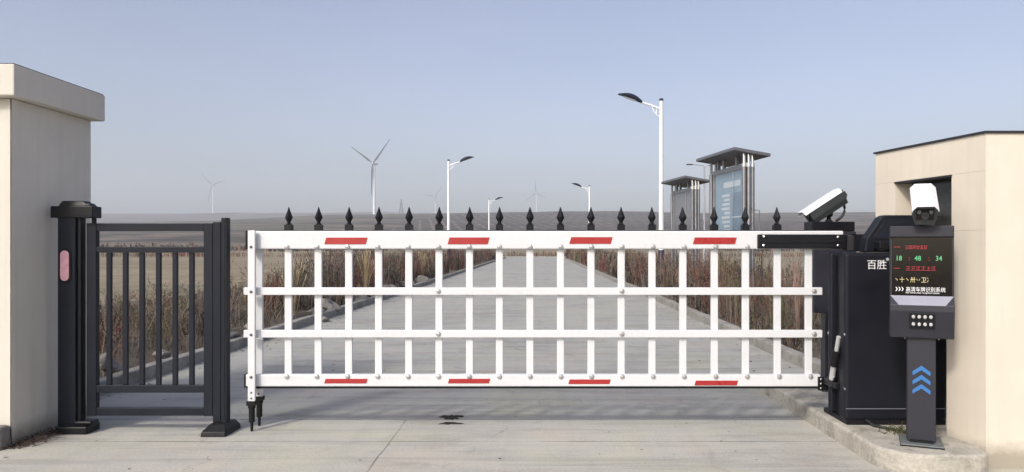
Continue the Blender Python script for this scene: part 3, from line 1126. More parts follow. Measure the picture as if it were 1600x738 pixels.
MB().prism(oval(-3.293, hz(415), 19 / S2, 54 / S2), DG - .056, DG - .049, 'y').build("light_rim", M['rubber'], pg)
MB().prism(oval(-3.293, hz(415), 13.5 / S2, 47 / S2), DG - .062, DG - .0565, 'y').build("light_panel", M['pink'], pg, bevel=.002)
fb = MB()
fb.box(-3.345, -3.125, DG - .085, DG + .08, .0, .055)
fb.box(-3.26, -3.115, DG - .05, DG + .05, .056, .085)
fb.build("base_flange", M['black'], pg, bevel=.01)
LF0, LF1 = DG + .005, DG + .05
lf = MB()
lf.box(hx(135), hx(150), LF0, LF1, hz(650.5), hz(349))
lf.box(hx(318), hx(332), LF0, LF1, hz(650.5), hz(349))
lf.box(hx(150), hx(318), LF0 + .002, LF1 - .002, hz(361), hz(349) - .001)
lf.box(hx(150), hx(318), LF0 + .002, LF1 - .002, hz(395), hz(386))
lf.box(hx(150), hx(318), LF0 + .002, LF1 - .002, hz(614), hz(602.5))
lf.box(hx(150), hx(318), LF0 + .002, LF1 - .002, hz(650), hz(637.5))
lf.build("leaf_frame", M['charcoal'], pg, bevel=.003)
for px in (168, 193.5, 219.5, 245.5, 271.5, 297.5):
    MB().box(hx(px - 3.7), hx(px + 3.7), LF0 + .012, LF1 - .008, hz(602.5) + .001, hz(395) - .001).build("bar", M['charcoal'], pg, bevel=.003)
MB().box(hx(332.8), hx(345), LF0 - .004, LF1 + .004, hz(660), hz(347)).build("closing_stile", M['charcoal'], pg, bevel=.003)

ep = thing("end_post", (hx(345), DG, 0), "dark grey square post on a wide black foot between small gate and boom", "post")
MB().box(-2.218, -2.176, DG - .03, DG + .03, .06, hz(340.5)).build("post", M['charcoal'], ep, bevel=.005)
MB().box(-2.200, -2.192, DG - .0335, DG - .0305, .09, hz(343)).build("post_groove", M['black'], ep)
fb = MB()
fb.frustum((-2.308, -2.138, DG - .15, DG + .12), (-2.306, -2.140, DG - .145, DG + .115), 0, .032)
fb.frustum((-2.306, -2.140, DG - .145, DG + .115), (-2.270, -2.160, DG - .09, DG + .07), .032, .075)
fb.build("foot", M['black'], ep, bevel=.004)


# ------------------------------------------------------------------ notice boards
def notice_board(label, poster, full=True):
    rz = R(9)
    k = thing("notice_board", (4.12, 15.9, 0), label, "notice board", "steel notice boards by the road", rz)
    lm = lmat(k)

    def put(mbx, name, mat, parent=k, **kw):
        mbx.v = [tuple(lm @ Vector(p)) for p in mbx.v]
        return mbx.build(name, mat, parent, **kw)
    # local: panel lies along Y (length), faces -X (the road); Z up
    y0, y1 = -.80, .80
    fr = MB()
    fr.box(-.06, .06, y0, y0 + .07, 1.38, 3.0)
    fr.box(-.06, .06, y1 - .07, y1, 1.38, 3.0)
    fr.box(-.058, .058, y0 + .07, y1 - .07, 2.90, 2.998)
    fr.box(-.058, .058, y0 + .07, y1 - .07, 1.38, 1.47)
    put(fr, "case_frame", M['greysteel'], bevel=.006)
    put(MB().box(-.012, .012, y0 + .07, y1 - .07, 1.47, 2.90), "poster", poster)
    if full:
        ps = [c for c in k.children if c.name.startswith("poster")][-1]
        put(MB().box(-.016, -.0125, -.62, -.14, 1.52, 2.45), "print_block", M['poster_dark'], ps)
        rows = MB()
        for i in range(10):
            rows.box(-.017, -.0128, -.02, .40 - .12 * (i % 3 == 2) - .03 * (i % 2), 1.53 + i * .095, 1.585 + i * .095)
        rows.box(-.017, -.0128, -.55, .30, 2.58, 2.70)
        rows.box(-.0185, -.0165, -.62, -.14, 1.92, 1.945)
        put(rows, "printed_lines", M['poster_light'], ps)
    put(MB().box(-.048, -.043, y0 + .07, y1 - .07, 1.47, 2.90), "glass_pane", M['case_glass'])
    put(MB().box(-.056, -.049, -.30, -.275, 1.47, 2.90), "door_stile", M['chrome'])
    for (x, y) in ((-.07, y0 - .06), (.02, y0 - .085), (.11, y0 - .06)):
        c = put(MB().lathe([(.045, 0), (.045, 2.98)], (x, y, -.05), n=16), "column", M['steel'], smooth=True)
        put(MB().lathe([(.050, 0), (.050, .07)], (x, y, 2.93), n=16), "collar", M['chrome'], c, smooth=True)
        put(MB().lathe([(.030, 0), (.030, .19 - .13 * x)], (x, y, 3.0), n=12), "upright", M['chrome'], c, smooth=True)
    for (x, y) in ((-.07, y1 + .06), (.04, y1 + .06)):
        c = put(MB().lathe([(.045, 0), (.045, 2.98)], (x, y, -.05), n=16), "column", M['steel'], smooth=True)
        put(MB().lathe([(.030, 0), (.030, .25 - .14 * x)], (x, y, 2.94), n=12), "upright", M['steel'], c, smooth=True)
    for y in (-.42, .25, .55):
        put(MB().box(-.05, .01, y - .035, y + .035, 3.0, 3.185), "roof_strut", M['steel'])
    # roof: thin slab tilted towards the road
    T = Matrix.Translation((0, -.05, 3.19)) @ Matrix.Rotation(R(8.5), 4, 'Y')
    rf = MB()
    rf.box(-.375, .375, -1.02, 1.0, .0, .035, T)
    rf.box(-.395, .395, -1.04, -1.021, -.012, .05, T)
    rf.box(-.395, .395, 1.001, 1.02, -.012, .05, T)
    rf.box(-.395, -.376, -1.02, 1.0, -.012, .05, T)
    rf.box(.376, .395, -1.02, 1.0, -.012, .05, T)
    put(rf, "roof", M['roofplate'], bevel=.004)
    put(MB().tube([(.16, y0 - .06, 2.05), (.26, y0 - .06, 2.05), (.26, y0 - .06, 1.62), (.16, y0 - .06, 1.62)], .012, 8), "side_bracket", M['steel'])
    return k


nb1 = notice_board("larger nearer steel notice board with flat roof and pale blue poster", M['poster'], True)
nb2 = notice_board("smaller farther steel notice board with flat roof and grey blank face", M['poster_grey'], False)
nb2.location = (4.30, 21.8, 0)


# ------------------------------------------------------------------ street lamps
def street_lamp(x, y, side, label):
    k = thing("street_lamp", (x, y, 0), label, "street lamp", "white street lamps along the road")
    H_ = 6.0
    pole = MB().lathe([(.085, 1.2), (.075, 3.0), (.06, H_ - .06)], (x, y, 0), n=18).build("pole", M['lamp_white'], k, smooth=True)
    MB().lathe([(.13, -.03), (.13, .02), (.092, .04), (.089, 1.199)], (x, y, 0), n=18).build("pole_sleeve", M['lamp_sleeve'], k, smooth=True)
    MB().lathe([(.068, 0), (.068, .05), (.05, .075)], (x, y, H_ - .06), n=16).build("pole_cap", M['lamp_head'], k)
    a = Vector((x, y, H_ - .33))
    b4 = Vector((x + side * .66, y, H_ - .10))
    MB().tube([a, a.lerp(b4, .5) + Vector((0, 0, .015)), b4], [.038, .034, .03], 10).build("arm", M['lamp_white'], k, smooth=True)
    pts = [Vector((x, y, H_ - .62)), Vector((x + side * .12, y, H_ - .52)), Vector((x + side * .24, y, H_ - .40)), Vector((x + side * .30, y, H_ - .24))]
    MB().tube(pts, .020, 8).build("brace", M['lamp_white'], k, smooth=True)
    MB().tube([Vector((x + side * .16, y, H_ - .47)), Vector((x + side * .14, y, H_ - .285))], .014, 8).build("brace", M['lamp_white'], k)
    # leaf-shaped head
    v = []
    f = []
    n = 9
    d = (b4 - a).normalized()
    up = Vector((-d.z * side, 0, abs(d.x)))
    prev = None
    sec = []
    for i in range(n):
        t = i / (n - 1)
        c = b4 + d * (-.04 + .80 * t) + up * (.05 * math.sin(math.pi * t))
        w = .06 + .14 * math.sin(min(1, t * 1.25) * math.pi * .62) * (1 - .75 * max(0, (t - .55) / .45) ** 1.6)
        h = .018 + .092 * math.sin(math.pi * min(1.0, .16 + .84 * t))
        ring = []
        for q in range(10):
            an = 2 * math.pi * q / 10
            ring.append(tuple(c + Vector((0, math.cos(an) * w, 0)) + up * (math.sin(an) * h * (1.0 if math.sin(an) > 0 else .45))))
        sec += ring
    fs = []
    for i in range(n - 1):
        for q in range(10):
            q2 = (q + 1) % 10
            fs.append((i * 10 + q, i * 10 + q2, (i + 1) * 10 + q2, (i + 1) * 10 + q))
    fs.append(tuple(range(9, -1, -1)))
    fs.append(tuple((n - 1) * 10 + q for q in range(10)))
    hd = MB().add(sec, fs).build("lamp_head", M['lamp_head'], k, smooth=True)
    pl = MB()
    c0 = b4 + d * .18 - up * .012
    c1 = b4 + d * .56 - up * .006
    wv = Vector((0, .085, 0))
    q0 = [c0 - wv, c1 - wv * .7, c1 + wv * .7, c0 + wv]
    pl.add([tuple(p) for p in q0] + [tuple(p - up * .014) for p in q0], [(0, 1, 2, 3), (7, 6, 5, 4), (0, 4, 5, 1), (1, 5, 6, 2), (2, 6, 7, 3), (3, 7, 4, 0)])
    pl.build("lens", M['poster_light'], hd)
    return k


street_lamp(3.91, 23.5, -1, "tallest white street lamp, right of the road in front of the notice boards")
street_lamp(3.92, 56.6, -1, "short distant white street lamp on the right, its head pointing left")
street_lamp(-4.84, 39.9, 1, "tall white street lamp left of the road, its dark head pointing right")
street_lamp(-4.82, 72.4, 1, "smallest white street lamp farthest down the left side")

tl = thing("street_lamp", (9.65, 43, 0), "thin grey lamp post with two bent arms between the two notice boards", "street lamp")
MB().lathe([(.075, -.05), (.05, 6.0)], (9.65, 43, 0), n=12).build("pole", M['lamp_grey'], tl, smooth=True)
MB().tube([(9.65, 43, 5.95), (9.62, 43, 6.03), (9.4, 43, 6.06), (8.95, 43, 6.09)], .028, 8).build("arm", M['lamp_grey'], tl)
MB().box(8.62, 8.98, 42.93, 43.07, 6.06, 6.12).build("lamp_head", M['lamp_head'], tl, bevel=.02)
MB().tube([(9.65, 43, 5.9), (9.8, 43, 6.0), (9.95, 43, 6.04)], .025, 8).build("arm", M['lamp_grey'], tl)
MB().box(9.93, 10.12, 42.94, 43.06, 6.01, 6.07).build("lamp_head", M['lamp_head'], tl, bevel=.02)


# ------------------------------------------------------------------ wind turbines and pylon
def turbine(x, y, hub, blade_len, angles, label, rz=R(25), rr=(2.5, 1.5), chord=.72, bm_='blade'):
    z0 = tz(x, y) - 1
    k = thing("wind_turbine", (x, y, z0), label, "wind turbine", "wind turbines on the hills")
    MB().lathe([(rr[0], 0), (rr[1], hub + 1 - 1.8)], (x, y, z0), n=20).build("tower", M['turbine'], k, smooth=True)
    hz_ = z0 + 1 + hub
    fw = Vector((-math.sin(rz), -math.cos(rz), 0))
    rt = Vector((math.cos(rz), -math.sin(rz), 0))
    nac = Vector((x, y, hz_))
    MB().tube([nac + fw * 3.0, nac + fw * 2.6, nac - fw * 7.0, nac - fw * 8.5], [1.2, 1.9, 1.8, 1.1], 14).build("nacelle", M['turbine'], k, smooth=True)
    hubc = nac + fw * 4.2
    hb = MB().tube([nac + fw * 2.9, nac + fw * 3.4, nac + fw * 4.8, nac + fw * 5.9], [1.5, 1.8, 1.5, .3], 14).build("hub", M['turbine'], k, smooth=True)
    for a in angles:
        u = rt * math.cos(R(a)) + Vector((0, 0, 1)) * math.sin(R(a))
        w = u.cross(fw).normalized()
        sec = []
        prof = [(1.0, 1.0, .9), (.10, 1.2, .9), (.2, 2.5, .6), (.4, 2.0, .45), (.7, 1.35, .25), (.95, .7, .12), (1.0, .2, .05)]
        prof[0] = (.02, .85, .8)
        for t, ch, th in prof:
            c = hubc + u * (blade_len * t) + fw * (.8 * t)
            for q in range(8):
                an = 2 * math.pi * q / 8
                sec.append(tuple(c + w * (math.cos(an) * ch + ch * .35) * chord + fw * (math.sin(an) * th)))
        fs = []
        for i in range(len(prof) - 1):
            for q in range(8):
                q2 = (q + 1) % 8
                fs.append((i * 8 + q, i * 8 + q2, (i + 1) * 8 + q2, (i + 1) * 8 + q))
        fs.append(tuple(range(7, -1, -1)))
        fs.append(tuple((len(prof) - 1) * 8 + q for q in range(8)))
        MB().add(sec, fs).build("blade", M[bm_], hb, smooth=True)
    return k


turbine(-256, 1155, 79, 50, (146, 47, 268), "clearest wind turbine, left of the tall left street lamp")
turbine(-1012, 2300, 86, 62, (140, 14, 255), "pale hazy wind turbine far left, above the pedestrian gate", rr=(1.6, 1.0), chord=.75, bm_='blade_hazed')
turbine(-362, 2600, 72, 50, (170, 50, 290), "faint hazy wind turbine immediately left of the tall left street lamp", rr=(1.6, 1.0), chord=.75, bm_='blade_hazed')
turbine(-6, 2550, 78, 48, (215, 95, 335), "faint hazy wind turbine over the middle of the road", rr=(1.6, 1.0), chord=.75, bm_='blade_hazed')


def pylon(x, y, h):
    z0 = tz(x, y) - .5
    k = thing("power_pylon", (x, y, z0), "thin lattice power pylon on the ridge right of the clearest wind turbine", "pylon")
    b = 3.6
    lg_ = MB()
    for sx in (-1, 1):
        for sy in (-1, 1):
            lg_.tube([(x + sx * b, y + sy * b, z0), (x + sx * .8, y + sy * .8, z0 + h * .7), (x, y, z0 + h)], .28, 6)
    for i in range(6):
        t0, t1 = i / 6, (i + 1) / 6
        w0, w1 = b * (1 - t0 * .8), b * (1 - t1 * .8)
        for sy in (-1, 1):
            lg_.tube([(x - w0, y + sy * w0, z0 + h * .72 * t0), (x + w1, y + sy * w1, z0 + h * .72 * t1)], .13, 5)
            lg_.tube([(x + w0, y + sy * w0, z0 + h * .72 * t0), (x - w1, y + sy * w1, z0 + h * .72 * t1)], .13, 5)
    lg_.build("lattice_mast", M['pylon'], k)
    for z in (.68, .8, .9):
        w = 4.2 if z < .75 else 3.0
        MB().tube([(x - w, y, z0 + h * z), (x, y, z0 + h * z + .6), (x + w, y, z0 + h * z)], .18, 6).build("crossarm", M['pylon'], k)
    return k


pylon(-(841 - 627) / 1155 * 1180, 1180, 26)

# ------------------------------------------------------------------ roadside brush
BRUSH = [
    paint("brush_brown", (.105, .078, .064), .9, 0, .25, 2, .1),
    paint("brush_tan", (.23, .185, .13), .9, 0, .2, 2, .1),
    paint("brush_grey", (.155, .138, .125), .9, 0, .25, 2, .1),
    paint("brush_dark", (.042, .034, .030), .95, 0, .3, 2, .1),
    paint("brush_russet", (.165, .072, .062), .9, 0, .25, 2, .1),
    paint("brush_olive", (.095, .10, .048), .9, 0, .25, 2, .1),
]


def make_brush(name, specs, label, cat, shrubs=()):
    """specs: arrays of stalks; every stalk is a bent tapering strip with side twigs and a ragged seed head"""
    V = []
    F = []
    MI = []

    def strips(p0, p1, p2, w0, w1, yaw, mi):
        """bent strips p0-p1-p2; arrays (n,3)"""
        n = len(p0)
        side = np.stack([np.cos(yaw), np.sin(yaw), np.zeros(n)], -1)
        base = sum(len(v) for v in V)
        a = p0 - side * w0[:, None] / 2
        b = p0 + side * w0[:, None] / 2
        wm = (w0 * .75 + w1 * .25)[:, None] / 2
        c = p1 - side * wm
        d = p1 + side * wm
        e = p2 - side * w1[:, None] / 2
        g = p2 + side * w1[:, None] / 2
        V.append(np.stack([a, b, c, d, e, g], 1).reshape(-1, 3))
        i = base + np.arange(n) * 6
        F.append(np.concatenate([np.stack([i, i + 1, i + 3, i + 2], -1), np.stack([i + 2, i + 3, i + 5, i + 4], -1)]))
        MI.append(np.concatenate([mi, mi]))

    for sp in specs:
        n = sp['n']
        x = rng.uniform(sp['x'][0], sp['x'][1], n)
        y = rng.uniform(sp['y'][0], sp['y'][1], n)
        # clumping: pull towards clump centres
        nc = max(3, int(n / 26))
        cx = rng.uniform(sp['x'][0], sp['x'][1], nc)
        cy = rng.uniform(sp['y'][0], sp['y'][1], nc)
        ch = rng.uniform(.62, 1.12, nc)
        cm = rng.choice(len(BRUSH), nc, p=sp['p'])
        which = rng.integers(0, nc, n)
        cl_ = rng.random(n) < .72
        sc_ = sp.get('clump', .16)
        x = np.where(cl_, cx[which] + rng.normal(0, sc_, n), x)
        y = np.where(cl_, cy[which] + rng.normal(0, sc_ * 1.3, n), y)
        x = np.clip(x, sp['x'][0], sp['x'][1])
        y = np.clip(y, sp['y'][0], sp['y'][1])
        h = sp['h'] * rng.uniform(.55, 1.05, n) * np.where(cl_, ch[which], rng.uniform(.5, .9, n))
        if 'edge' in sp:                      # lower away from the kerb
            h = h * (1 - sp['fall'] * np.clip(np.abs(x - sp['edge']) / 1.5, 0, 1))
        mi = np.where(rng.random(n) < .7, cm[which], rng.choice(len(BRUSH), n, p=sp['p']))
        w = sp['w'] * rng.uniform(.6, 1.4, n)
        az = rng.uniform(0, 6.283, n)
        ln = h * np.abs(rng.normal(0, sp.get('lean', .16), n))
        dirv = np.stack([np.cos(az), np.sin(az), np.zeros(n)], -1)
        p0 = np.stack([x, y, np.full(n, .03)], -1)
        p2 = p0 + dirv * ln[:, None] + np.stack([np.zeros(n), np.zeros(n), h], -1)
        p1 = p0 * .45 + p2 * .55 - dirv * (ln * .18)[:, None]
        yaw = rng.uniform(-.9, .9, n)
        strips(p0, p1, p2, w, w * .45, yaw, mi)
        # twigs
        for q in range(sp.get('twigs', 4)):
            t = rng.uniform(.25, .98, n)
            b0 = np.where((t < .55)[:, None], p0 + (p1 - p0) * (t / .55)[:, None], p1 + (p2 - p1) * ((t - .55) / .45)[:, None])
            a2 = rng.uniform(0, 6.283, n)
            L = h * rng.uniform(.08, .30, n) * (1.15 - .6 * t)
            up = rng.uniform(.35, 1.3, n)
            dv = np.stack([np.cos(a2), np.sin(a2), up], -1)
            dv /= np.linalg.norm(dv, axis=1)[:, None]
            e2 = b0 + dv * L[:, None]
            m1 = (b0 + e2) / 2 + rng.normal(0, .012, (n, 3))
            strips(b0, m1, e2, w * .6, w * .35, rng.uniform(-1.2, 1.2, n), mi)
        # seed heads / dead leaves: short wide flakes
        for q in range(sp.get('flakes', 3)):
            t = rng.uniform(.35, 1.03, n)
            b0 = p1 + (p2 - p1) * ((t - .55) / .45)[:, None] + rng.normal(0, .03, (n, 3)) * h[:, None]
            L = w * rng.uniform(1.5, 4.0, n)
            dv = rng.normal(0, 1, (n, 3))
            dv /= np.linalg.norm(dv, axis=1)[:, None]
            e2 = b0 + dv * L[:, None]
            strips(b0, (b0 + e2) / 2, e2, w * 1.3, w * .5, rng.uniform(-1.2, 1.2, n), mi)
    for sp in shrubs:
        P0, P1, P2, W0, W1, MM = [], [], [], [], [], []

        def seg(a, d, L, w, mi, lev):
            e = a + d * L
            b = (a + e) / 2 + rng.normal(0, .05 * L, 3)
            P0.append(a); P1.append(b); P2.append(e); W0.append(w); W1.append(w * .55); MM.append(mi)
            if lev == 0:
                for _ in range(int(rng.integers(1, 4))):
                    q = a + d * L * rng.uniform(.4, 1.05) + rng.normal(0, .008, 3)
                    r2 = rng.normal(0, 1, 3)
                    r2 /= np.linalg.norm(r2)
                    l2 = rng.uniform(.012, .03) * sp['s']
                    P0.append(q); P1.append(q + r2 * l2 * .5); P2.append(q + r2 * l2); W0.append(.009 * sp['s']); W1.append(.004); MM.append(mi if rng.random() < .6 else 3)
                return
            for _ in range(int(rng.integers(3, 6))):
                t = rng.uniform(.3, 1.0)
                dd = d + rng.normal(0, .55, 3)
                dd[2] = abs(dd[2]) * .8 + .25
                dd /= np.linalg.norm(dd)
                o2 = a + (b - a) * (t / .5) if t < .5 else b + (e - b) * ((t - .5) / .5)
                seg(o2, dd, L * rng.uniform(.28, .55), w * .68, mi, lev - 1)
        for _ in range(sp['n']):
            bx, by = rng.uniform(*sp['x']), rng.uniform(*sp['y'])
            hh = sp['h'] * rng.uniform(.6, 1.08)
            if 'edge' in sp:
                hh *= 1 - sp['fall'] * min(1, abs(bx - sp['edge']) / 1.5)
            mi = int(rng.choice(len(BRUSH), p=sp['p']))
            for _ in range(int(rng.integers(4, 8))):
                d = np.array([rng.normal(0, .28), rng.normal(0, .28), 1.0])
                d /= np.linalg.norm(d)
                seg(np.array([bx + rng.normal(0, .05), by + rng.normal(0, .05), .03]), d, hh * rng.uniform(.55, .85), sp['w'], mi, 2)
        n = len(P0)
        strips(np.array(P0), np.array(P1), np.array(P2), np.array(W0), np.array(W1), rng.uniform(-1.1, 1.1, n), np.array(MM))
    v = np.concatenate(V).astype(np.float32)
    f = np.concatenate(F).astype(np.int32)
    mi = np.concatenate(MI).astype(np.int32)
    m = bpy.data.meshes.new(name)
    m.vertices.add(len(v))
    m.vertices.foreach_set("co", v.ravel())
    m.loops.add(len(f) * 4)
    m.loops.foreach_set("vertex_index", f.ravel())
    m.polygons.add(len(f))
    m.polygons.foreach_set("loop_start", np.arange(0, len(f) * 4, 4, dtype=np.int32))
    m.polygons.foreach_set("loop_total", np.full(len(f), 4, dtype=np.int32))
    for b in BRUSH:
        m.materials.append(b)
    m.polygons.foreach_set("material_index", mi)
    m.update()
    m.validate()
    o = bpy.data.objects.new(name, m)
    COL.objects.link(o)
    return tag(o, label, cat, kind='stuff')


PL = (.27, .10, .25, .16, .15, .07)
PR = (.26, .15, .18, .14, .21, .06)
PB = (.18, .10, .22, .40, .05, .05)
LX = KL - .42
make_brush("roadside_brush", [
    dict(n=150, edge=LX, fall=.3, x=(LX - 1.7, LX), y=(6.4, 10.5), h=.62, w=.0075, p=PL, twigs=7, flakes=5, lean=.3),
    dict(n=300, edge=LX, fall=.45, x=(LX - 1.9, LX), y=(10, 15), h=1.0, w=.009, p=PL, twigs=7, flakes=6, lean=.26),
    dict(n=800, x=(LX - 1.7, LX + .12), y=(6.0, 15), h=.26, w=.009, p=PB, twigs=4, flakes=3, lean=.6),
    dict(n=1500, x=(LX - 1.9, LX), y=(15, 32), h=1.16, w=.014, p=PL, twigs=6, flakes=5, lean=.2),
    dict(n=2600, x=(LX - 1.2, LX + .1), y=(14, 32), h=.5, w=.016, p=PB, twigs=4, flakes=3, lean=.4),
    dict(n=3600, x=(LX - 2.0, LX), y=(32, 87), h=1.15, w=.03, p=(.28, .10, .18, .18, .2, .06), twigs=4, flakes=3),
], "dense band of dry brown weeds and stalks along the left kerb", "brush", [
    dict(n=36, edge=LX, fall=.25, x=(LX - 1.7, LX - .05), y=(6.3, 10.5), h=.85, w=.009, p=PL, s=1.0),
    dict(n=36, edge=LX, fall=.45, x=(LX - 1.9, LX - .05), y=(10.5, 16), h=1.18, w=.011, p=PL, s=1.3),
    dict(n=60, x=(LX - 1.8, LX - .05), y=(16, 32), h=1.22, w=.017, p=PL, s=1.9)])
RX = KR + .3
make_brush("roadside_brush", [
    dict(n=620, x=(RX + .05, RX + 2.2), y=(7.4, 14), h=1.02, w=.008, p=PR, twigs=7, flakes=6, lean=.22),
    dict(n=1300, x=(RX - .1, RX + 2.0), y=(7.2, 14), h=.30, w=.009, p=PB, twigs=4, flakes=3, lean=.6),
    dict(n=1700, x=(RX, RX + 2.2), y=(14, 32), h=1.10, w=.013, p=PR, twigs=6, flakes=5, lean=.15),
    dict(n=2600, x=(RX - .1, RX + 1.2), y=(14, 32), h=.5, w=.016, p=PB, twigs=4, flakes=3, lean=.4),
    dict(n=3600, x=(RX, RX + 2.2), y=(32, 87), h=1.12, w=.03, p=(.24, .26, .12, .14, .2, .04), twigs=4, flakes=3, lean=.1),
], "dense band of dry tan and reddish weeds along the right kerb", "brush", [
    dict(n=46, x=(RX + .1, RX + 2.1), y=(7.4, 14), h=1.12, w=.009, p=PR, s=1.1),
    dict(n=50, x=(RX + .05, RX + 2.0), y=(14, 30), h=1.14, w=.015, p=PR, s=1.8)])
make_brush("dead_grass", [
    dict(n=3000, x=(-70, 70), y=(94, 99), h=.75, w=.06, p=(.25, .3, .1, .05, .28, .02), twigs=2, flakes=1, clump=1.0),
], "low strip of reddish dead grass beyond the end of the road", "grass")
make_brush("far_scrub", [
    dict(n=2600, x=(-260, -40), y=(205, 300), h=2.0, w=.35, p=(.3, .1, .1, .25, .2, .05), twigs=3, flakes=2, clump=4.0),
    dict(n=2200, x=(60, 260), y=(205, 300), h=2.0, w=.35, p=(.3, .1, .1, .25, .2, .05), twigs=3, flakes=2, clump=4.0),
], "scattered dark scrub along the far edge of the stubble field", "scrub")


# a few distinct pale reed tufts that stand out of the brush
def reed(x, y, h, label, mat, n=26, spread=.10):
    mb = MB()
    for i in range(n):
        a = random.uniform(0, 6.28)
        r0 = random.uniform(0, .05)
        ln = random.gauss(0, spread)
        hh = h * random.uniform(.7, 1.03)
        b = Vector((x + r0 * math.cos(a), y + r0 * math.sin(a), .05))
        t = b + Vector((ln, random.gauss(0, spread), hh))
        mb.tube([b, b.lerp(t, .6) + Vector((ln * -.15, 0, 0)), t], [.006, .005, .004], 4)
        mb.tube([t - (t - b) * .16, t - (t - b) * .08, t], [.004, .013, .003], 5)
    tag(mb.build("reed_tuft", mat), label, "reeds", "pale reed tufts in the brush")


reed(-3.1 * 1.0 - 1.15, 18.2, 1.16, "pale yellow reed tuft between the third and fourth boom bars from the left", M['straw'])
reed(-4.22, 27.0, 1.12, "straw coloured reed tuft in the left brush nearest the road's far end", M['straw'])
reed(-4.24, 12.8, 1.02, "straw coloured reed tuft in the left brush nearest the pedestrian gate", M['straw'])
reed(3.36, 9.6, 1.10, "pinkish stalk clump in the right brush beside the barrier cabinet", paint("pink_stalks", (.25, .175, .145), .9, 0, .25, 3, .1), 15, .07)

# stones lying on the left verge and kerb
ST = [(-4.05, 8.0, .10, .07), (-4.02, 9.6, .13, .085), (-4.0, 14.1, .24, .15), (-3.69, 12.8, .09, .06), (-4.06, 12.1, .11, .07), (-4.02, 13.3, .15, .09),
      (-4.08, 10.6, .12, .08), (-4.05, 16.6, .2, .12), (-4.02, 18.1, .22, .13), (-4.06, 19.2, .26, .15), (-4.02, 20.4, .2, .12), (-4.05, 22.6, .24, .14), (-4.03, 25.3, .26, .15), (-4.1, 7.05, .11, .12)]
for i, (x, y, r2, h2) in enumerate(ST):
    bm = bmesh.new()
    bmesh.ops.create_icosphere(bm, subdivisions=3, radius=1)
    rs = [Vector((random.gauss(0, 1), random.gauss(0, 1), random.gauss(0, 1))).normalized() for _ in range(9)]
    for v in bm.verts:
        k = 1.0
        for q in rs:
            dpt = v.co.dot(q)
            if dpt > .62:
                k *= .62 / dpt
        v.co = Vector((v.co.x * r2, v.co.y * r2 * 1.25, v.co.z * h2)) * k * 1.15 * random.uniform(.97, 1.03)
    m = bpy.data.meshes.new("stone")
    bm.to_mesh(m)
    bm.free()
    m.materials.append(M['stone'])
    o = bpy.data.objects.new("stone", m)
    o.location = (x, y, (h2 * .55 if x > KL - .05 else .10 + h2 * .45))
    COL.objects.link(o)
    lab = "pale rough stone among those heaped on the soil behind the left kerb"
    if i == 3:
        lab = "small pale stone lying alone on the road beside the left kerb"
    if i == 2:
        lab = "large rounded stone on the left kerb between the second and third boom bars"
    if i == 13:
        lab = "grey stone behind the pedestrian gate, nearest of those along the left kerb"
    tag(o, lab, "stone", "stones along the left kerb")

# dried mud on the concrete under the boom
for (cx, cy, rx, ry, lab) in ((-.66, 5.64, .075, .07, "larger dark splat of dried mud on the concrete under the boom"),
                              (-.645, 5.44, .07, .03, "narrow dark splat of dried mud just in front of the larger splat")):
    ph = [random.uniform(0, 6.28) for _ in range(5)]
    n = 40
    ring = []
    for k in range(n):
        a = 2 * math.pi * k / n
        w = 1 + .28 * math.sin(3 * a + ph[0]) + .22 * math.sin(5 * a + ph[1]) + .2 * math.sin(8 * a + ph[2]) + .14 * math.sin(13 * a + ph[3])
        ring.append((rx * w * math.cos(a), ry * w * math.sin(a)))
    mb = MB()
    v = [(cx + p[0], cy + p[1], .0005) for p in ring] + [(cx + p[0] * .75, cy + p[1] * .75, .007) for p in ring] + [(cx, cy, .009)]
    f = [(k, (k + 1) % n, (k + 1) % n + n, k + n) for k in range(n)] + [(k + n, (k + 1) % n + n, 2 * n) for k in range(n)]
    mb.add(v, f)
    tag(mb.build("mud_splat", M['dung']), lab, "mud")

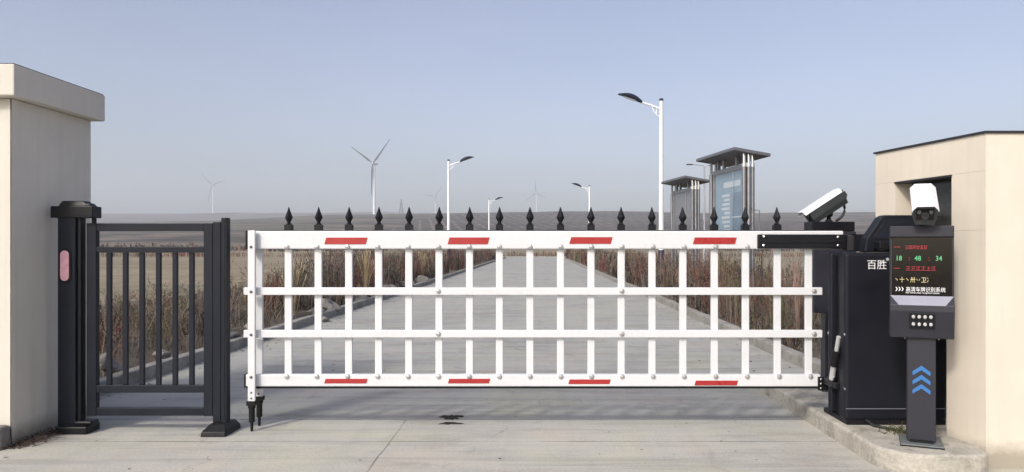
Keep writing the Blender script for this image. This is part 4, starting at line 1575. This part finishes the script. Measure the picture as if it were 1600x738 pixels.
# weeds at the kiosk and pillar foot
mb = MB()
for i in range(90):
    x, y = 2.30 + random.gauss(0, .05), 4.70 + random.gauss(0, .05)
    t = Vector((x + random.gauss(0, .03), y + random.gauss(0, .03), .12 + random.uniform(.01, .05)))
    mb.tube([(x, y, .118), t], [.003, .001], 3)
tag(mb.build("weed", BRUSH[5]), "small green weed growing at the foot of the display kiosk", "weed")
mb = MB()
for i in range(260):
    x, y = -3.43 + abs(random.gauss(0, .06)), random.uniform(4.75, 5.25)
    if x < -3.43:
        x = -3.42
    t = Vector((x + random.gauss(0, .05), y + random.gauss(0, .05), random.uniform(.008, .045)))
    mb.tube([(x, y, .0), t], [.003, .001], 3)
tag(mb.build("dead_weed", BRUSH[0]), "dry brown weed litter between the pillar and the small gate's foot", "weed", kind="stuff")

# dead leaves and bits blown along the kerbs
mb = MB()
for q in range(330):
    u = random.random()
    if u < .6:
        x, y = KL + abs(random.gauss(0, .22)) + .02, random.uniform(6.2, 26)
    elif u < .85:
        x, y = KR - abs(random.gauss(0, .25)) - .02, random.uniform(7.5, 24)
    else:
        x, y = random.uniform(KL, 1.9), random.uniform(3.9, 15)
    r2 = random.uniform(.006, .022) * (1 + y * .02)
    a = random.uniform(0, 6.28)
    c_, s_ = math.cos(a) * r2, math.sin(a) * r2
    z = random.uniform(.003, .012)
    mb.add([(x - c_, y - s_, .002), (x + s_ * .45, y - c_ * .45, z), (x + c_, y + s_, .003), (x - s_ * .45, y + c_ * .45, z * .6)], [(0, 1, 2, 3)])
tag(mb.build("leaf_litter", BRUSH[3]), "scattered dead leaf litter blown along the kerbs", "litter", kind='stuff')

# ------------------------------------------------------------------ haze
m_ = bpy.data.materials.new("haze_air")
m_.use_nodes = True
nt_ = m_.node_tree
nt_.nodes.clear()
o_ = nt_.nodes.new("ShaderNodeOutputMaterial")
pv = nt_.nodes.new("ShaderNodeVolumePrincipled")
pv.inputs['Color'].default_value = (*HAZE_COLOR, 1)
pv.inputs['Density'].default_value = HAZE_DENSITY
pv.inputs['Anisotropy'].default_value = 0.0
nt_.links.new(pv.outputs[0], o_.inputs['Volume'])
hz = MB().box(-4400, 4400, -60, 3310, -14, 270).build("haze", m_)
tag(hz, kind='stuff')
hz['label'] = "thin pale haze lying over the fields and hills"
